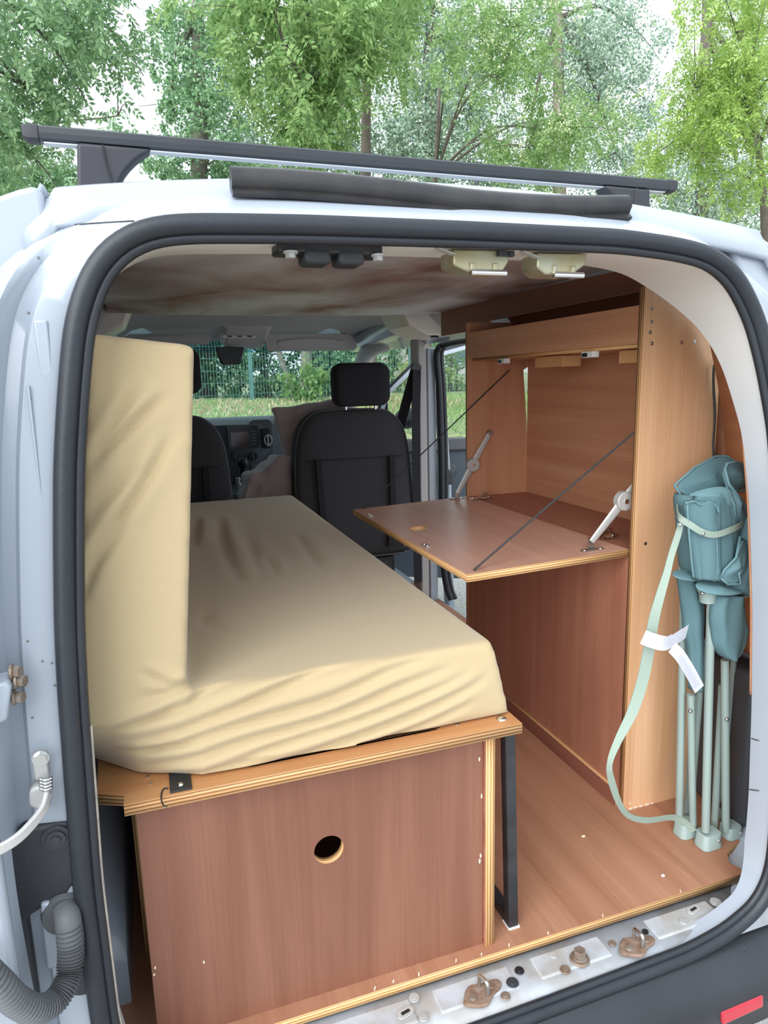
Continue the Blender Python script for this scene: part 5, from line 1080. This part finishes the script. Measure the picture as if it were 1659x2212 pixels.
for k, (px_, py_, hx) in enumerate(((663, 775, .11), (605, 790, .05))):
    p = at(px_, py_, 1, 13.0); b0 = (p[0] - (.1 if k == 0 else -.35), 13.0, gz(p[0], 13.0) - .05)
    tag(MB().tube(spline([b0, (p[0], 13.0, 1.6), (p[0] - (.0 if k == 0 else .3), 13.0, 3.4)], 6), [hx]*13, 10).build('bare_tree', M['bark_pale'], smooth=180), ('peeling brown tree bole behind the fence' if k == 0 else 'thin leaning grey sapling behind the fence'), 'tree')
# rough grass and dry litter on the bank
def blades(name, label, cat, n_, x0, x1, y0, y1, h, m_, seed, wdt=.008):
    r_ = np.random.default_rng(seed); X = r_.uniform(x0, x1, n_); Y = r_.uniform(y0, y1, n_); Z = np.array([gz(a, b) for a, b in zip(X, Y)])
    B = np.stack([X, Y, Z], 1); tip = B + np.stack([r_.normal(size=n_)*.4, r_.normal(size=n_)*.4, r_.uniform(.5, 1.2, n_)], 1)*h; s = unit(r_.normal(size=(n_, 3))*np.array((1, 1, .1)))*wdt
    V4 = np.stack([B - s, B + s, (B+tip)/2 + s*.8 + np.array((0, 0, h*.15)), tip], 1)
    return tag(quads_mesh(name, V4, M[m_], None), label, cat)
blades('grass', 'rough green grass growing on the bank', 'grass', 34000, -2, 9, 6.8, 12.2, .085, 'blade', 41)
blades('dry_grass', 'dry straw and leaf litter scattered on the bank', 'dry grass', 1800, -1, 4.5, 8.5, 11.6, .12, 'dry', 42, .014)
# yellow litter fallen on the car park
r_ = np.random.default_rng(44); n_ = 5000; LP = np.stack([r_.uniform(1.35, 4.5, n_), r_.uniform(.6, 6.0, n_), np.full(n_, ZG + .004)], 1)
d_ = unit(r_.normal(size=(n_, 3))*np.array((1, 1, .08))); s_ = unit(np.cross(d_, (0, 0, 1.)))
tag(quads_mesh('fallen_petals', np.stack([LP - d_*.012, LP + s_*.006, LP + d_*.012, LP - s_*.006], 1), M['flower'], None), 'pale yellow petals scattered over the car park beside the van', 'petals')
# pale building beyond
bd = thing('building', 'pale low building behind the railings in the side doorway', 'building', (13.5, 27, gz(13.5, 27)-.3))
M['bwall'] = mat('pale_render', (.62, .56, .54), .9, var=(3, .3, (.56, .5, .48))); M['bband'] = mat('white_band', (.75, .76, .78), .8); M['bglass'] = mat('dark_window', (.10, .13, .16), .2)
MB().box((10, 27, 1.0), (20, 33, 3.4)).build('wall', M['bwall'], bd); MB().box((9.8, 26.8, 3.4), (20.2, 33.2, 3.75)).build('roof', M['bband'], bd)
for k in range(5):
    wo = MB().box((10.6 + k*1.8, 26.95, 1.7), (11.8 + k*1.8, 27.0, 2.8)).build('window', M['bband'], bd); MB().box((10.68 + k*1.8, 26.93, 1.78), (11.72 + k*1.8, 26.95, 2.72)).build('pane', M['bglass'], wo)

# wear: chipped veneer at the foot of the cabinet end panel, scratches and splinters on the floor
M['chip'] = mat('chipped_veneer', lin((226, 206, 182)), .8)
def flake(p, u, v, a, b, n, name, parent, sd):
    r_ = np.random.default_rng(sd); p, u, v = map(np.array, (p, u, v)); nn = np.cross(u, v)
    P = [p + u*a*math.cos(t)*r_.uniform(.6, 1.1) + v*b*math.sin(t)*r_.uniform(.6, 1.1) for t in np.linspace(0, 2*math.pi, 8)[:-1]]
    return MB().loft([[q for q in P], [q + np.array(n)*.0006 for q in P]]).build(name, M['chip'], parent)
for k, (px, py, a, b) in enumerate(((1362, 1752, .007, .004), (1372, 1750, .006, .004), (1384, 1747, .006, .004), (1397, 1745, .008, .005), (1408, 1742, .005, .004), (1361, 1735, .003, .005))):
    p = at(px, py, 1, 1.262); p[2] = max(p[2], .002); flake(p, (1, 0, 0), (0, 0, 1), a, b, (0, -1, 0), 'veneer_chip', cab, 60 + k)
for k, ((x0, y0), (x1, y1)) in enumerate((((1405, 1835), (1492, 1895)), ((1452, 1838), (1497, 1873)), ((1566, 1835), (1608, 1878)), ((1300, 1800), (1340, 1830)), ((1180, 1905), (1215, 1930)))):
    a, b = at(x0, y0, 2, .0004), at(x1, y1, 2, .0004); d_ = (b - a)/np.linalg.norm(b - a); MB().obox((a+b)/2, d_, np.cross((0, 0, 1), d_), (0, 0, 1), np.linalg.norm(b - a)/2, .0003, .0002).build('scratch', M['bare'], floor)
for k, (px, py) in enumerate(((1302, 1978), (1184, 2016), (1100, 2042), (985, 2075), (905, 2105), (850, 2120), (810, 2135), (1470, 1925), (1040, 2062))):
    p = at(px, py, 2, .0004); flake(p, (.5, .8, 0), (-.8, .5, 0), .006, .0018, (0, 0, 1), 'splinter', floor, 80 + k)
for k, (px, py) in enumerate(((335, 2090), (333, 2105), (440, 2078), (1035, 1640), (1040, 1720), (1038, 1848), (1036, 1860))):
    p = at(px, py, 1, 1.02); flake((p[0], 1.0198, p[2]), (1, 0, 0), (0, 0, 1), .0018, .006 if k > 2 else .003, (0, -1, 0), 'veneer_chip', bed, 95 + k)
